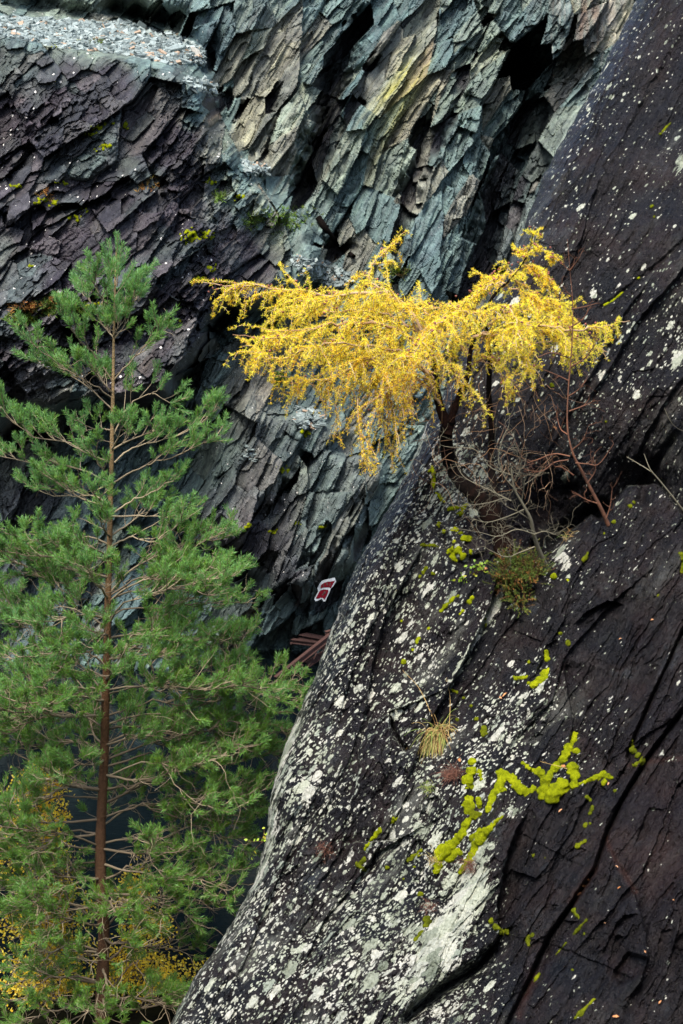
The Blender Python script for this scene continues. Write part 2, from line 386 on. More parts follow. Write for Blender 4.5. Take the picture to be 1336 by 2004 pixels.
def build_cliff():
    xs = np.r_[np.arange(-300, -20, 4.0), np.arange(-20, 1280, 2.0), np.arange(1280, 1640, 4.0)]; ys = np.r_[np.arange(-420, -20, 4.0), np.arange(-20, 1400, 2.0)]
    X, Y = np.meshgrid(xs, ys)
    wall = 45.2 + (700 - Y) * .0024
    butt = 41.3 + (600 - Y) * .0030 + (X - 200) * -.0012
    ledge = np.interp(xs, [-300, 0, 100, 240, 330, 400, 470], [40, 72, 92, 118, 140, 190, 260])[None]
    butt = butt + 2.4 * sstep(300, 560, X) + 4.4 * np.interp(X, [330, 460], [1, .25]) * np.clip((ledge - Y) / 75, 0, 1.3)
    # broken plates in four sizes, long axis along the cleavage; the larger plates also carry the large shapes, so those end in angular edges
    soft = blur(inpoly(X, Y, [(-300, -20), (0, 5), (240, 30), (370, 60), (420, 200), (470, 320), (560, 420), (600, 560), (350, 745), (60, 800), (-300, 860)]).astype(float), 40)
    w1 = fbm(X / 260, Y / 260, 21, 1) * 26 + fbm(X / 22, Y / 22, 23, 3) * 2.5; w2 = fbm(X / 260, Y / 260, 31, 1) * 26 + fbm(X / 22, Y / 22, 33, 3) * 2.5
    chaos = 2 * soft + 2; x0, y0 = X + w1 + fbm(X / 45, Y / 45, 24, 3) * chaos, Y + w2 + fbm(X / 45, Y / 45, 34, 3) * chaos
    am = R(60); ca, sa = math.cos(am), math.sin(am); cb, sb = math.cos(R(44)), math.sin(R(44))
    m = soft > .5
    U = np.where(m, x0 * cb - y0 * sb, x0 * ca - y0 * sa); V = np.where(m, x0 * sb + y0 * cb, x0 * sa + y0 * ca)
    cc, ss = np.where(m, cb, ca), np.where(m, sb, sa)
    shape = [(230, 84, .46), (104, 36, .25), (46, 16, .115), (19, 7.5, .045)]
    shape_b = [(150, 74, .40), (62, 28, .18), (27, 13, .11), (12, 6.0, .055)]
    off_u = 0; off_v = 0; cid = []
    for k in range(4):
        su = np.where(m, shape_b[k][0], shape[k][0]); sv = np.where(m, shape_b[k][1], shape[k][1])
        i, j, du, dv, e = voro(U / su + off_u, V / sv + off_v, 100 + k * 7)
        h1, h2, h3 = hsh(i, j, 3 + k), hsh(i, j, 5 + k), hsh(i, j, 9 + k)
        cid.append((h1, h2, h3, du, dv, e)); off_u = off_u + h1 * 3.7; off_v = off_v + h2 * 5.3
        lu, lv = du * su, dv * sv
        if k == 1: X2, Y2 = X - .85 * (lu * cc + lv * ss), Y - .85 * (-lu * ss + lv * cc)
        if k == 2: X3, Y3 = X - .9 * (lu * cc + lv * ss), Y - .9 * (-lu * ss + lv * cc)
    Xw, Yw = .7 * X2 + .3 * X3 + fbm(X / 40, Y / 40, 90, 3) * 5, .7 * Y2 + .3 * Y3 + fbm(X / 40, Y / 40, 95, 3) * 5
    mb = blur(inpoly(Xw, Yw, [(-300, -20), (0, 5), (240, 30), (370, 60), (400, 130), (450, 300), (560, 395), (640, 470), (610, 545), (500, 590), (425, 610), (350, 745), (250, 800), (60, 800), (-20, 850), (-300, 860)]).astype(float), 5)
    ml = blur(inpoly(Xw, Yw, [(420, 850), (470, 800), (600, 810), (700, 870), (740, 990), (700, 1060), (610, 1180), (560, 1170), (500, 1130), (400, 1090), (360, 1000)]).astype(float), 5)
    B = wall * (1 - mb) + butt * mb
    low = 43.0 + (1100 - Y) * .0035
    B = B * (1 - ml) + low * ml
    def push(x, y, rx, ry, ang, d):
        nonlocal B; B = B + d * blob(Xw, Yw, x, y, rx, ry, ang)
    # large shapes: recesses (+) and bulges (-)
    push(60, 800, 130, 60, 30, 1.6); push(330, 800, 50, 90, -30, .9)
    push(430, 1110, 90, 40, -20, 1.6); push(560, 1270, 130, 50, 10, 2.4); push(690, 1180, 45, 150, -25, 1.2)
    push(1040, 120, 60, 45, -20, 2.2); push(1000, 300, 45, 180, -22, 1.4); push(950, 480, 45, 140, -25, 1.6)
    push(1120, 40, 70, 90, 0, -1.6); push(560, 280, 60, 150, -30, -1.0); push(420, 60, 120, 50, 0, -.8)
    push(850, 560, 100, 140, -25, -.5); push(330, 40, 50, 25, 0, 1.8); push(740, 180, 60, 160, -25, -.7)
    push(470, 760, 110, 120, -25, -.7); push(880, 60, 60, 120, -25, .6); push(200, 560, 200, 30, 8, -.6)
    push(130, 430, 160, 30, 20, .5); push(330, 360, 160, 25, 5, .45); push(250, 650, 140, 40, 10, .9)
    gul = [([(690, 60), (655, 150), (640, 250), (610, 330), (585, 390)], 17, 1.5),
           ([(640, 130), (620, 260), (590, 360)], 9, .7),
           ([(835, 250), (800, 370), (778, 500)], 13, 1.1), ([(770, 30), (700, 190), (650, 330)], 5, .5),
           ([(1010, 80), (1030, 200), (985, 330), (950, 470), (930, 590)], 24, 1.3),
           ([(1060, 180), (1040, 330), (1000, 440)], 9, .7), ([(900, 150), (850, 280)], 7, .6),
           ([(960, 30), (905, 180), (870, 300)], 6, .5), ([(640, 455), (660, 480), (690, 500)], 5, .5),
           ([(540, 620), (470, 760), (420, 850)], 6, .5), ([(420, 610), (380, 700), (340, 790)], 12, .9),
           ([(600, 900), (520, 1000), (500, 1040), (420, 1080)], 8, .8), ([(480, 1100), (555, 1160), (590, 1250)], 6, .5),
           ([(700, 1000), (640, 1120), (600, 1200)], 8, .6), ([(660, 1000), (610, 1090)], 6, .5), ([(730, 1010), (690, 1090), (640, 1190)], 8, .7),
           ([(0, 700), (90, 900), (20, 1050)], 14, .7), ([(120, 640), (200, 760)], 12, .8),
           ([(0, 430), (60, 420), (200, 390), (330, 400), (430, 370)], 8, .4), ([(90, 250), (30, 330), (-60, 400)], 9, .5),
           ([(400, 90), (415, 150), (420, 215), (480, 210)], 6, .6), ([(545, 170), (535, 250), (520, 300)], 8, .7)]
    gully_mask = np.zeros(X.shape)
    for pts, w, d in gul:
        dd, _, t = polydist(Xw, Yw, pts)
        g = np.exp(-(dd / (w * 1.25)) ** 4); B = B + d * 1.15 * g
        gully_mask = np.maximum(gully_mask, np.exp(-(dd / (w * 1.1)) ** 3))
    busy = np.clip(.72 + 1.5 * fbm(X / 130, Y / 130, 44, 2), .18, 1.7)
    for q in ((590, 290, 60, 130, -32), (545, 75, 70, 50, -30), (480, 760, 80, 70, -20), (560, 160, 50, 50, 0), (720, 190, 50, 110, -30), (840, 430, 50, 100, -20), (690, 1130, 30, 90, -25)):
        busy = busy * (1 - .75 * blob(X, Y, *q))
    Hh = np.zeros(X.shape)
    for k in range(4):
        h1, h2, h3, du, dv, e = cid[k]
        ampm = np.where(m, shape_b[k][2], shape[k][2]) * (1 if k < 2 else busy)
        h = (h1 - .5) * 1.3 + (h2 - .30) * 1.7 * dv + (h3 - .42) * 1.1 * du     # mostly proud at the lower right, like shingles
        crack = np.exp(-(e / (.05 if k < 2 else .07)) ** 2) * .15 * (h3 > .5)
        Hh = Hh + ampm * (-h + crack)
    cid = [c[:3] for c in cid]
    fine = fbm(U / 75, V / 6, 70, 5) * (.085 - .035 * mb) + fbm(X / 9, Y / 9, 77, 4) * .02 + fbm(U / 200, V / 40, 73, 2) * .18
    flat = 1 - .85 * np.clip(blob(X, Y, 190, 75, 210, 30, -8) * 1.4, 0, 1) * (Y < ledge)
    flat = flat * (1 - .7 * np.exp(-((X - 635) ** 2 + (Y - 1150) ** 2) / 34 ** 2))
    D = B + Hh * flat + fine
    # colours: every plate its own slate
    def pick(pal, h):
        pal = np.array(pal); return pal[np.minimum((h * len(pal)).astype(int), len(pal) - 1)]
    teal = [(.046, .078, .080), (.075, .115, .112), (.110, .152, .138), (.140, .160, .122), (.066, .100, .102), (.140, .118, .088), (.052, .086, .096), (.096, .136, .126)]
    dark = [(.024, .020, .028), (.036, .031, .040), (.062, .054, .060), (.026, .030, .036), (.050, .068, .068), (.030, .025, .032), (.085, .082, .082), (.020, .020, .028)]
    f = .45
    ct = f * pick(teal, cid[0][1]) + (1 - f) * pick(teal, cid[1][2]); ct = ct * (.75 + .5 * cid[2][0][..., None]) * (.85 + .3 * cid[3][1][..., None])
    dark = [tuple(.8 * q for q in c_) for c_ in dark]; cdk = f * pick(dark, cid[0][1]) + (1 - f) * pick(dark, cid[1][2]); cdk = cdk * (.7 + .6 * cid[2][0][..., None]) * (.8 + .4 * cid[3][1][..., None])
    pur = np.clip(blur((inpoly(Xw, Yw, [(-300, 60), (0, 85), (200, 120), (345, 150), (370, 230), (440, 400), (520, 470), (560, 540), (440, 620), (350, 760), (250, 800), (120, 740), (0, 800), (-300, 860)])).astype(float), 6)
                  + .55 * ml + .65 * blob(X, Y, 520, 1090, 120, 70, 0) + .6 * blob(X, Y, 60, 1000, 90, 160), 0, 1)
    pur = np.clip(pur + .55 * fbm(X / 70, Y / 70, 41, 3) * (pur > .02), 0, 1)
    pur = np.maximum(pur, .92 * gully_mask * sstep(.2, .5, cid[1][0] * .5 + .5))  # plates along the gullies take the darker palette
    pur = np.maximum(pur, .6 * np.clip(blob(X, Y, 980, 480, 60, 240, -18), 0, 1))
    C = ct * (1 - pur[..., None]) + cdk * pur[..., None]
    def dye(m, c):
        nonlocal C; C = C * (1 - m[..., None]) + np.array(c) * m[..., None]
    str_ = np.clip(fbm(U / 120, V / 7, 51, 4) * 2.2, 0, 1)
    dye(.75 * np.clip(blob(X, Y, 780, 185, 26, 80, -32) * (.4 + 1.2 * str_), 0, 1), (.26, .25, .03))
    dye(.5 * np.clip(blob(X, Y, 760, 250, 50, 90, -32) * str_, 0, 1), (.22, .21, .08))
    dye(.65 * blob(X, Y, 590, 300, 90, 150, -30) * str_, (.19, .19, .145))
    dye(.7 * blob(X, Y, 545, 70, 90, 60, -30) * (.3 + .4 * str_), (.16, .145, .11))
    vs = np.clip(fbm(X / 13, Y / 160, 57, 3) * 2.4, -1, 1); zone = blob(X, Y, 1135, 30, 75, 100)
    dye(zone * np.clip(vs, 0, 1) * .8, (.33, .29, .25)); dye(zone * np.clip(-vs, 0, 1) * .7, (.10, .06, .045))
    dye(.5 * blob(X, Y, 430, 800, 90, 130, -20) + .35 * blob(X, Y, 660, 960, 90, 120, -20), (.12, .155, .142))
    dye(.7 * blob(X, Y, 505, 760, 60, 70, -20), (.15, .145, .13)); dye(.5 * blob(X, Y, 70, 760, 45, 110, -30), (.2, .2, .2))
    dye(.7 * np.clip(blob(X, Y, 10, 1060, 50, 160) * (str_ + .2), 0, 1), (.30, .32, .33))
    yel = np.clip(fbm(X / 14, Y / 14, 61, 3) * 2 - .55, 0, 1)
    lich = np.clip(mb * 1.1 * sstep(-.15, .25, fbm(X / 120, Y / 120, 62, 3)) + .15 + .5 * ml, 0, 1)
    P3 = P(X, Y, D).reshape(-1, 3)
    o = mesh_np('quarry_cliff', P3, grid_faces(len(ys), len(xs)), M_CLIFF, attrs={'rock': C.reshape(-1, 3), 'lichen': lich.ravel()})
    tag(o, kind='structure')
    return Sheet(xs, ys, D)
CLIFF = build_cliff()

# ------------------------------------------------------------------ the near slate slab
EDGE = [(-140, 1325), (-40, 1268), (0, 1245), (90, 1200), (170, 1158), (250, 1110), (340, 1064), (430, 1030), (500, 1005), (560, 968), (640, 925), (740, 880), (830, 836), (880, 815), (930, 790), (985, 765), (1040, 735), (1100, 700), (1170, 670), (1250, 640), (1330, 612), (1400, 580), (1480, 550), (1560, 530), (1640, 520), (1710, 504), (1760, 480), (1840, 430), (1910, 380), (2000, 335), (2120, 270)]
def build_slab():
    ys = np.arange(-130, 2110, 2.0)
    ed = np.interp(ys, [e[0] for e in EDGE], [e[1] for e in EDGE])
    ed = ed + 4 * fbm(ys / 70, ys * 0, 8, 4) + 3.5 * fbm(ys / 18, ys * 0, 9, 4) + 3 * np.abs(fbm(ys / 40, ys * 0, 19, 3))
    s = np.linspace(0, 1, 560)
    xs = ed[:, None] + (1470 - ed)[:, None] * s[None] ** 1.12
    X = xs; Y = np.repeat(ys[:, None], len(s), 1); d = X - ed[:, None]
    D = 20.0 - (Y - 1060) * .0038 - (X - 900) * .0026
    Rr = 50.; t = np.clip(1 - d / Rr, 0, 1)
    D = D + .50 * (1 - np.sqrt(np.clip(1 - t ** 2, 0, 1)))
    wx = fbm(X / 150, Y / 150, 201, 2) * 9 + fbm(X / 16, Y / 16, 202, 3) * 3.0; wy = fbm(X / 150, Y / 150, 207, 2) * 9 + fbm(X / 16, Y / 16, 208, 3) * 3.0
    Xw, Yw = X + wx, Y + wy
    def step(pts, h, L, Lw=2.5, raggedness=1.):
        """rock right of the line (walking it in order) lies lower by h and climbs back over L px"""
        nonlocal D
        q = (Xw * raggedness + X * (1 - raggedness), Yw * raggedness + Y * (1 - raggedness))
        dd, sd_, tt = polydist(q[0], q[1], pts)
        fade = sstep(0, .22, tt) * sstep(0, .22, 1 - tt)
        D = D + h * fade * np.where(sd_ > 0, np.exp(-dd / L) * sstep(0, Lw, dd), 0)
    def crack(pts, depth, w, raggedness=.7):
        nonlocal D
        dd, _, tt = polydist(Xw * raggedness + X * (1 - raggedness), Yw * raggedness + Y * (1 - raggedness), pts)
        D = D + depth * np.exp(-(dd / w) ** 2) * sstep(0, .18, tt) * sstep(0, .18, 1 - tt)
    def bump_(x, y, rx, ry, ang, h):
        nonlocal D; D = D + h * blob(Xw, Yw, x, y, rx, ry, ang)
    # the two long fissures at lower right, and the wedge block below them
    crack([(1400, 1270), (1336, 1385), (1300, 1440), (1262, 1492), (1222, 1560), (1190, 1625), (1165, 1700), (1120, 1770), (1078, 1830), (1040, 1905), (1000, 1985), (960, 2080)], .30, 3.6, .5)
    step([(960, 2080), (1000, 1985), (1040, 1905), (1078, 1830), (1120, 1770), (1165, 1700), (1190, 1625), (1222, 1560), (1262, 1492), (1300, 1440), (1336, 1385), (1400, 1270)], .07, 160)
    crack([(1400, 1120), (1336, 1235), (1300, 1310), (1270, 1375), (1250, 1425), (1232, 1470), (1222, 1500)], .25, 3.2, .5)
    step([(1190, 1625), (1215, 1690), (1240, 1750), (1262, 1830), (1264, 1880), (1250, 1930), (1200, 1990)], -.16, 120)
    D = D + .12 * blur(inpoly(Xw, Yw, [(1222, 1868), (1262, 1882), (1250, 1915), (1208, 1935), (1196, 1905)]).astype(float), 1)
    # lichen-white block with the dark overhang under it
    step([(760, 2040), (800, 1985), (865, 1930), (930, 1893), (975, 1832), (968, 1770), (985, 1690), (1010, 1620), (1050, 1570)], .30, 60)
    crack([(780, 2010), (830, 1962), (880, 1925), (935, 1890), (970, 1845)], .4, 10)
    # stepped plates
    step([(690, 1735), (730, 1668), (770, 1648), (700, 1652), (660, 1650)], .16, 40)
    step([(690, 1580), (700, 1470), (725, 1415), (762, 1395), (780, 1440), (790, 1465)], -.16, 70)
    crack([(765, 1400), (775, 1440), (790, 1468), (800, 1462)], .25, 5)
    step([(700, 1480), (725, 1340), (745, 1210), (790, 1130), (850, 1030)], .15, 90)
    step([(640, 1500), (690, 1320), (740, 1170), (800, 1030), (850, 900)], .07, 60)
    step([(560, 1960), (640, 1800), (760, 1620), (830, 1500)], .08, 70)
    step([(450, 1960), (520, 1790), (580, 1640), (640, 1500)], .09, 60)
    step([(780, 1560), (850, 1400), (900, 1300), (960, 1170), (975, 1120)], .26, 110)
    step([(990, 1480), (1080, 1370), (1105, 1290), (1200, 1180), (1290, 1100)], .10, 120)
    step([(1110, 1500), (1120, 1400), (1106, 1320), (1110, 1290)], .12, 60)
    step([(1120, 1230), (1150, 1200), (1190, 1178), (1225, 1185)], .16, 40)
    # hollow behind the spur where the bare sapling stands
    step([(1068, 1105), (1075, 1085), (1120, 1040), (1160, 1010), (1178, 1020), (1200, 990), (1230, 955), (1290, 950), (1330, 1000), (1420, 1090)][::-1], 1.25, 120, 3)
    crack([(1020, 1060), (1060, 1085), (1100, 1045), (1160, 1000), (1200, 985)], .35, 16)
    bump_(1060, 1000, 70, 45, 55, .35); bump_(1110, 960, 20, 12, 0, .2)
    step([(985, 1090), (1010, 1000), (1060, 900), (1140, 760), (1210, 640), (1290, 520)], .09, 130, 5)
    step([(1300, 900), (1240, 960), (1200, 1000)], .1, 60)
    step([(1130, 800), (1180, 740), (1240, 640), (1336, 520), (1420, 420)], .13, 120, 5)
    crack([(1160, 620), (1215, 580), (1270, 530), (1400, 420)], .05, 4)
    step([(1080, 520), (1150, 380), (1230, 230), (1330, 60), (1400, -60)], .035, 120, 8)
    step([(1150, 420), (1240, 270), (1336, 200)], .03, 50, 8)
    step([(1220, 980), (1260, 860), (1310, 760), (1400, 640)], .12, 70, 5)
    crack([(1336, 830), (1290, 900), (1260, 960), (1250, 1000)], .2, 9)
    crack([(850, 1010), (895, 1100), (960, 1080)], .12, 8)
    step([(1100, 560), (1130, 470), (1170, 330)], .06, 60)
    for k in range(46):
        x, y = rng.uniform(560, 1330), rng.uniform(950, 1990); L = rng.uniform(30, 120); an = R(rng.normal(62, 7)); a2 = an - R(rng.uniform(35, 80))
        p0 = (x, y); p1 = (x + L * math.cos(an), y - L * math.sin(an)); p2 = (p1[0] + L * .4 * math.cos(a2), p1[1] - L * .4 * math.sin(a2))
        if x > np.interp(y, [e[0] for e in EDGE], [e[1] for e in EDGE]) + 25: step([p0, ((p0[0] + p1[0]) / 2 + rng.normal(0, 3), (p0[1] + p1[1]) / 2), p1, p2], rng.uniform(.02, .075) * rng.choice([1, 1, -1]), rng.uniform(25, 60), 2)
    # grain: long splinters and plates along the cleavage
    a = R(60)
    U = Xw * math.cos(a) - Yw * math.sin(a); V = Xw * math.sin(a) + Yw * math.cos(a)
    amp = np.interp(fbm(X / 160, Y / 160, 250, 3), [-.5, .6], [.35, 1.3]) * np.interp(Y, [600, 1000], [.5, 1])
    for su, sv, am_, sd_ in ((300, 74, .050, 301), (120, 27, .034, 311), (44, 11, .018, 321), (15, 5.5, .009, 331)):
        i, j, du, dv, e = voro(U / su, V / sv, sd_)
        h = (hsh(i, j, 1) - .5) + (hsh(i, j, 2) - .35) * 1.3 * dv + (hsh(i, j, 4) - .5) * .8 * du
        D = D - amp * am_ * h * 1.3
    D = D + fbm(U / 26, V / 12, 263, 4) * .034 * np.interp(Y, [500, 1100], [.6, 1]) + fbm(U / 70, V / 9, 260, 5) * .022 + fbm(U / 260, V / 60, 265, 3) * .07 + fbm(X / 10, Y / 10, 271, 4) * .012
    D = D + fbm(X / 220, Y / 220, 281, 3) * .22
    # where lichen grows, crusts, rust
    g = lambda x, y, rx, ry=None, an=0: blob(Xw, Yw, x, y, rx, ry, an)
    lich = .17 + .12 * fbm(X / 60, Y / 60, 401, 3)
    left = sstep(0, 1, np.clip((np.interp(Y, [0, 700, 1000, 1250, 1500, 2000], [60, 70, 190, 190, 330, 620]) - d) / 120 + .5, 0, 1))
    lich = lich + .42 * left * sstep(750, 950, Y) + .18 * left * (Y < 800)
    for q in ((560, 1600, 40, 150, -25, .35), (600, 1480, 45, 120, -25, .25), (900, 1230, 60, 130, -30, .25), (980, 1430, 60, 130, -25, .55), (930, 1500, 80, 70, 0, .35), (880, 1680, 110, 110, -35, .35),
              (760, 1830, 140, 90, -35, .45), (600, 1900, 200, 90, -35, .2), (880, 1960, 60, 50, 0, .3), (905, 915, 70, 70, -30, .4), (975, 900, 45, 80, -10, .3), (1060, 1390, 30, 90, -20, .35), (1160, 1430, 60, 100, -20, .2),
              (850, 980, 50, 90, -25, .2), (1180, 800, 60, 150, -35, .15), (1300, 620, 50, 200, -30, .25), (1100, 1110, 30, 60, -35, .3), (700, 1230, 60, 120, -28, .2), (820, 1300, 40, 140, -30, .2)):
        lich = lich + q[5] * g(*q[:5])
    for q in ((1150, 1700, 120, 200, -30, -.22), (1050, 1660, 70, 60, -30, -.2), (1280, 1700, 120, 300, 0, -.25), (1230, 1250, 110, 160, -30, -.12), (1060, 970, 60, 90, 0, -.25), (1180, 300, 60, 200, -30, -.06),
              (740, 1500, 50, 80, 0, -.3), (660, 1700, 50, 40, 0, -.2), (1020, 1700, 60, 60, 0, -.2), (1080, 1870, 80, 90, 0, -.1), (740, 1280, 30, 70, -25, -.35), (620, 1760, 40, 90, -30, -.2), (830, 1750, 40, 70, -30, -.1)):
        lich = lich + q[5] * g(*q[:5])
    lich = np.clip(lich, .02, 1)
    patch = .05 + .10 * np.exp(-(d / 30) ** 2) * sstep(780, 1000, Y) * (.7 + 1.2 * fbm(X / 22, Y / 45, 405, 4))
    for q in ((890, 1780, 45, 130, -30, .52), (930, 1750, 28, 90, -20, .30), (860, 1870, 70, 50, -35, .42), (800, 1940, 60, 45, -35, .35), (905, 1290, 13, 130, -28, .50), (965, 1190, 12, 50, -28, .45), (530, 1640, 14, 100, -8, .45),
              (560, 1470, 14, 90, -25, .45), (950, 1640, 14, 60, -35, .42), (820, 1620, 26, 22, 0, .48), (1010, 1590, 26, 18, 0, .45), (770, 1800, 34, 24, -40, .45), (740, 1660, 18, 60, -35, .35), (850, 1145, 24, 18, -20, .5), (832, 1160, 16, 14, 0, .45),
              (1102, 935, 11, 17, -10, .75), (1166, 582, 8, 11, 0, .8), (1183, 730, 10, 17, -20, .65), (1322, 695, 13, 32, -15, .75), (1332, 320, 14, 26, -15, .7), (1250, 770, 8, 14, -25, .7), (1283, 142, 5, 6, 0, .7), (1146, 215, 6, 8, -20, .7),
              (1100, 1085, 11, 26, -30, .6), (1112, 1105, 11, 14, -30, .6), (1060, 1400, 20, 60, -25, .25), (1000, 1460, 24, 60, -30, .33), (820, 850, 12, 60, -24, .38), (800, 900, 9, 60, -26, .42), (967, 1975, 10, 13, 0, .65), (700, 1860, 30, 40, -35, .25), (640, 1560, 20, 50, -25, .25)):
        patch = patch + q[5] * g(*q[:5])
    rust = np.zeros(X.shape)
    for pts, w, k in (([(1190, 1630), (1212, 1690), (1240, 1750)], 5, .5), ([(1165, 1700), (1120, 1770)], 7, .6), ([(1010, 1985), (1040, 1905)], 8, .5), ([(1230, 1500), (1336, 1480)], 5, .35)):
        dd, _, _ = polydist(Xw, Yw, pts); rust = np.maximum(rust, k * np.exp(-(dd / w) ** 2))
    rust = rust + .14 * blob(X, Y, 1290, 1620, 90, 200) + .25 * blob(X, Y, 960, 1040, 60, 40) + .12 * np.clip(fbm(X / 50, Y / 50, 421, 3) * 2, 0, 1)
    # the slab's far flank, turning away behind the silhouette
    k = np.linspace(.25, 26, 90)[::-1]; ne = len(k)
    bx = ed[:, None] + 1.2 * k[None] ** 1.35 + 0 * Y[:, :1]
    kk, yy = np.repeat(k[None], len(ys), 0), np.repeat(ys[:, None], ne, 1); dep = .02 * kk ** 2.0
    grow = np.minimum(dep / .5, 1); fu, fv = dep * 60 + yy * .5, yy - dep * 20
    _, _, du, dv, e_ = voro(fu / 90, fv / 30, 441); _, _, du2, dv2, _ = voro(fu / 30, fv / 11, 445)
    bx = bx + grow * (14 * fbm(fu / 80, fv / 60, 431, 4) + 10 * dv + 5 * dv2 + 6) * np.minimum(1, dep / 1.)
    bD = D[:, :1] + dep + .18 * fbm(fu / 60, fv / 50, 435, 4) * grow
    XX = np.concatenate([bx, X], 1); DD = np.concatenate([bD, D], 1); YY = np.repeat(ys[:, None], XX.shape[1], 1)
    flank = {'lichen': np.clip(.40 + .35 * fbm(fu / 70, fv / 70, 451, 3), 0, 1), 'patch': np.full(bx.shape, .06), 'rust': np.zeros(bx.shape)}
    pad = lambda q, n_: np.concatenate([flank[n_], q], 1).ravel()
    o = mesh_np('slate_slab', P(XX, YY, DD).reshape(-1, 3), grid_faces(len(ys), XX.shape[1]), M_SLAB,
                attrs={'lichen': pad(lich, 'lichen'), 'patch': pad(patch, 'patch'), 'rust': np.clip(pad(rust, 'rust'), 0, 1)})
    tag(o, kind='structure')
    return Sheet(xs, ys, D)
SLAB = build_slab()

# ------------------------------------------------------------------ dark water in the pit, bank under the trees
def flat_sheet(name, x0, x1, y0, y1, z, m, n=60, rough=0., seed=1):
    gx, gy = np.meshgrid(np.linspace(x0, x1, n), np.linspace(y0, y1, n))
    z_ = z + rough * fbm(gx / 1.7, gy / 1.7, seed, 4) + .0 * gx
    return tag(mesh_np(name, np.stack([gx, gy, z_], -1).reshape(-1, 3), grid_faces(n, n)[:, ::-1], m, smooth=True), kind='structure')
m, n, l, b = mat('dark quarry water'); b.inputs['Base Color'].default_value = (.002, .004, .005, 1); b.inputs['Roughness'].default_value = .08; b.inputs['Specular IOR Level'].default_value = .22
nz = noise(n, l, N(n, 'TexCoord').outputs['Object'], 2.0, 3); l.new(bumpn(n, l, nz.outputs[0], .12, .05), b.inputs['Normal'])
WATER_Z = 0.25
flat_sheet('water', -60, 60, 15, 70, WATER_Z, m, 40)
m, n, l, b = mat('mossy bank'); r = ramp(n, [(.35, (.004, .004, .003)), (.65, (.012, .012, .006))]); l.new(noise(n, l, N(n, 'TexCoord').outputs['Object'], 3, 6).outputs[0], r.inputs[0]); l.new(r.outputs[0], b.inputs['Base Color']); b.inputs['Roughness'].default_value = 1; b.inputs['Specular IOR Level'].default_value = 0
gx, gy = np.meshgrid(np.linspace(-40, 40, 120), np.linspace(-12, 25.5, 80))
gz = .38 - .9 * sstep(22.2, 25.5, gy) + .15 * fbm(gx / 2, gy / 2, 14, 4)
tag(mesh_np('ground', np.stack([gx, gy, gz], -1).reshape(-1, 3), grid_faces(80, 120)[:, ::-1], m, smooth=True), kind='structure')

az, hh_ = np.meshgrid(np.linspace(R(75), R(285), 90), np.linspace(0, 1, 40))  # unseen opposite quarry wall, added so light comes mostly from above
rad = 46 + 16 * hh_ + 5 * fbm(az * 6, hh_ * 5, 611, 5) * (.4 + hh_); hgt = -2 + 34 * hh_ + 4 * fbm(az * 5, hh_ * 0, 617, 4) * hh_
Cq = np.array([(.06, .085, .085)]) * (1 + .8 * fbm(az * 30, hh_ * 20, 619, 4)).ravel()[:, None]
tag(mesh_np('unseen_quarry_wall', np.stack([np.sin(az) * rad, np.cos(az) * rad, hgt], -1).reshape(-1, 3), grid_faces(40, 90), M_CLIFF, attrs={'rock': Cq, 'lichen': np.zeros(az.size)}), kind='structure')

# ------------------------------------------------------------------ plants: shared growth helpers
UP = np.array([0., 0., 1.])
def unit(v): v = np.asarray(v, float); return v / (np.linalg.norm(v) + 1e-9)
def rv(s=1.): return rng.normal(size=3) * s
def arc(p, d, L, n=6, droop=0., wig=.12, rise=0.):
    """a shoot from p along d, bending down by droop or up by rise, a little crooked"""
    pts = [np.asarray(p, float)]; d = unit(d)
    for k in range(n - 1):
        d = unit(d + rv(wig) + UP * (rise - droop) / (n - 1)); pts.append(pts[-1] + d * L / (n - 1))
    return np.array(pts)
def tang(pts, k): return unit(pts[min(k + 1, len(pts) - 1)] - pts[max(k - 1, 0)])
def along(pts, n):
    seg = np.linalg.norm(np.diff(pts, axis=0), axis=1); c = np.r_[0, np.cumsum(seg)]; t = np.linspace(0, c[-1], n)
    return np.stack([np.interp(t, c, pts[:, q]) for q in range(3)], -1)

# ------------------------------------------------------------------ Scots pine
def brush(bl, pts, per_m, length, tint):
    """needles round a shoot, swept forward"""
    L = np.linalg.norm(np.diff(pts, axis=0), axis=1).sum(); n = max(6, int(L * per_m))
    p = along(pts, n); t = np.gradient(p, axis=0); t /= np.linalg.norm(t, axis=1)[:, None] + 1e-9
    r = rng.normal(size=(n, 3)); r -= (r * t).sum(1)[:, None] * t; r /= np.linalg.norm(r, axis=1)[:, None]
    sw = rng.uniform(.55, 1.25, n)[:, None]
    d = (t * sw + r * .75); d /= np.linalg.norm(d, axis=1)[:, None]
    bl.add(p + r * .002, d * (length * rng.uniform(.65, 1.15, n))[:, None], 0.0062, np.clip(tint + rng.normal(0, .14, n), 0, 1))

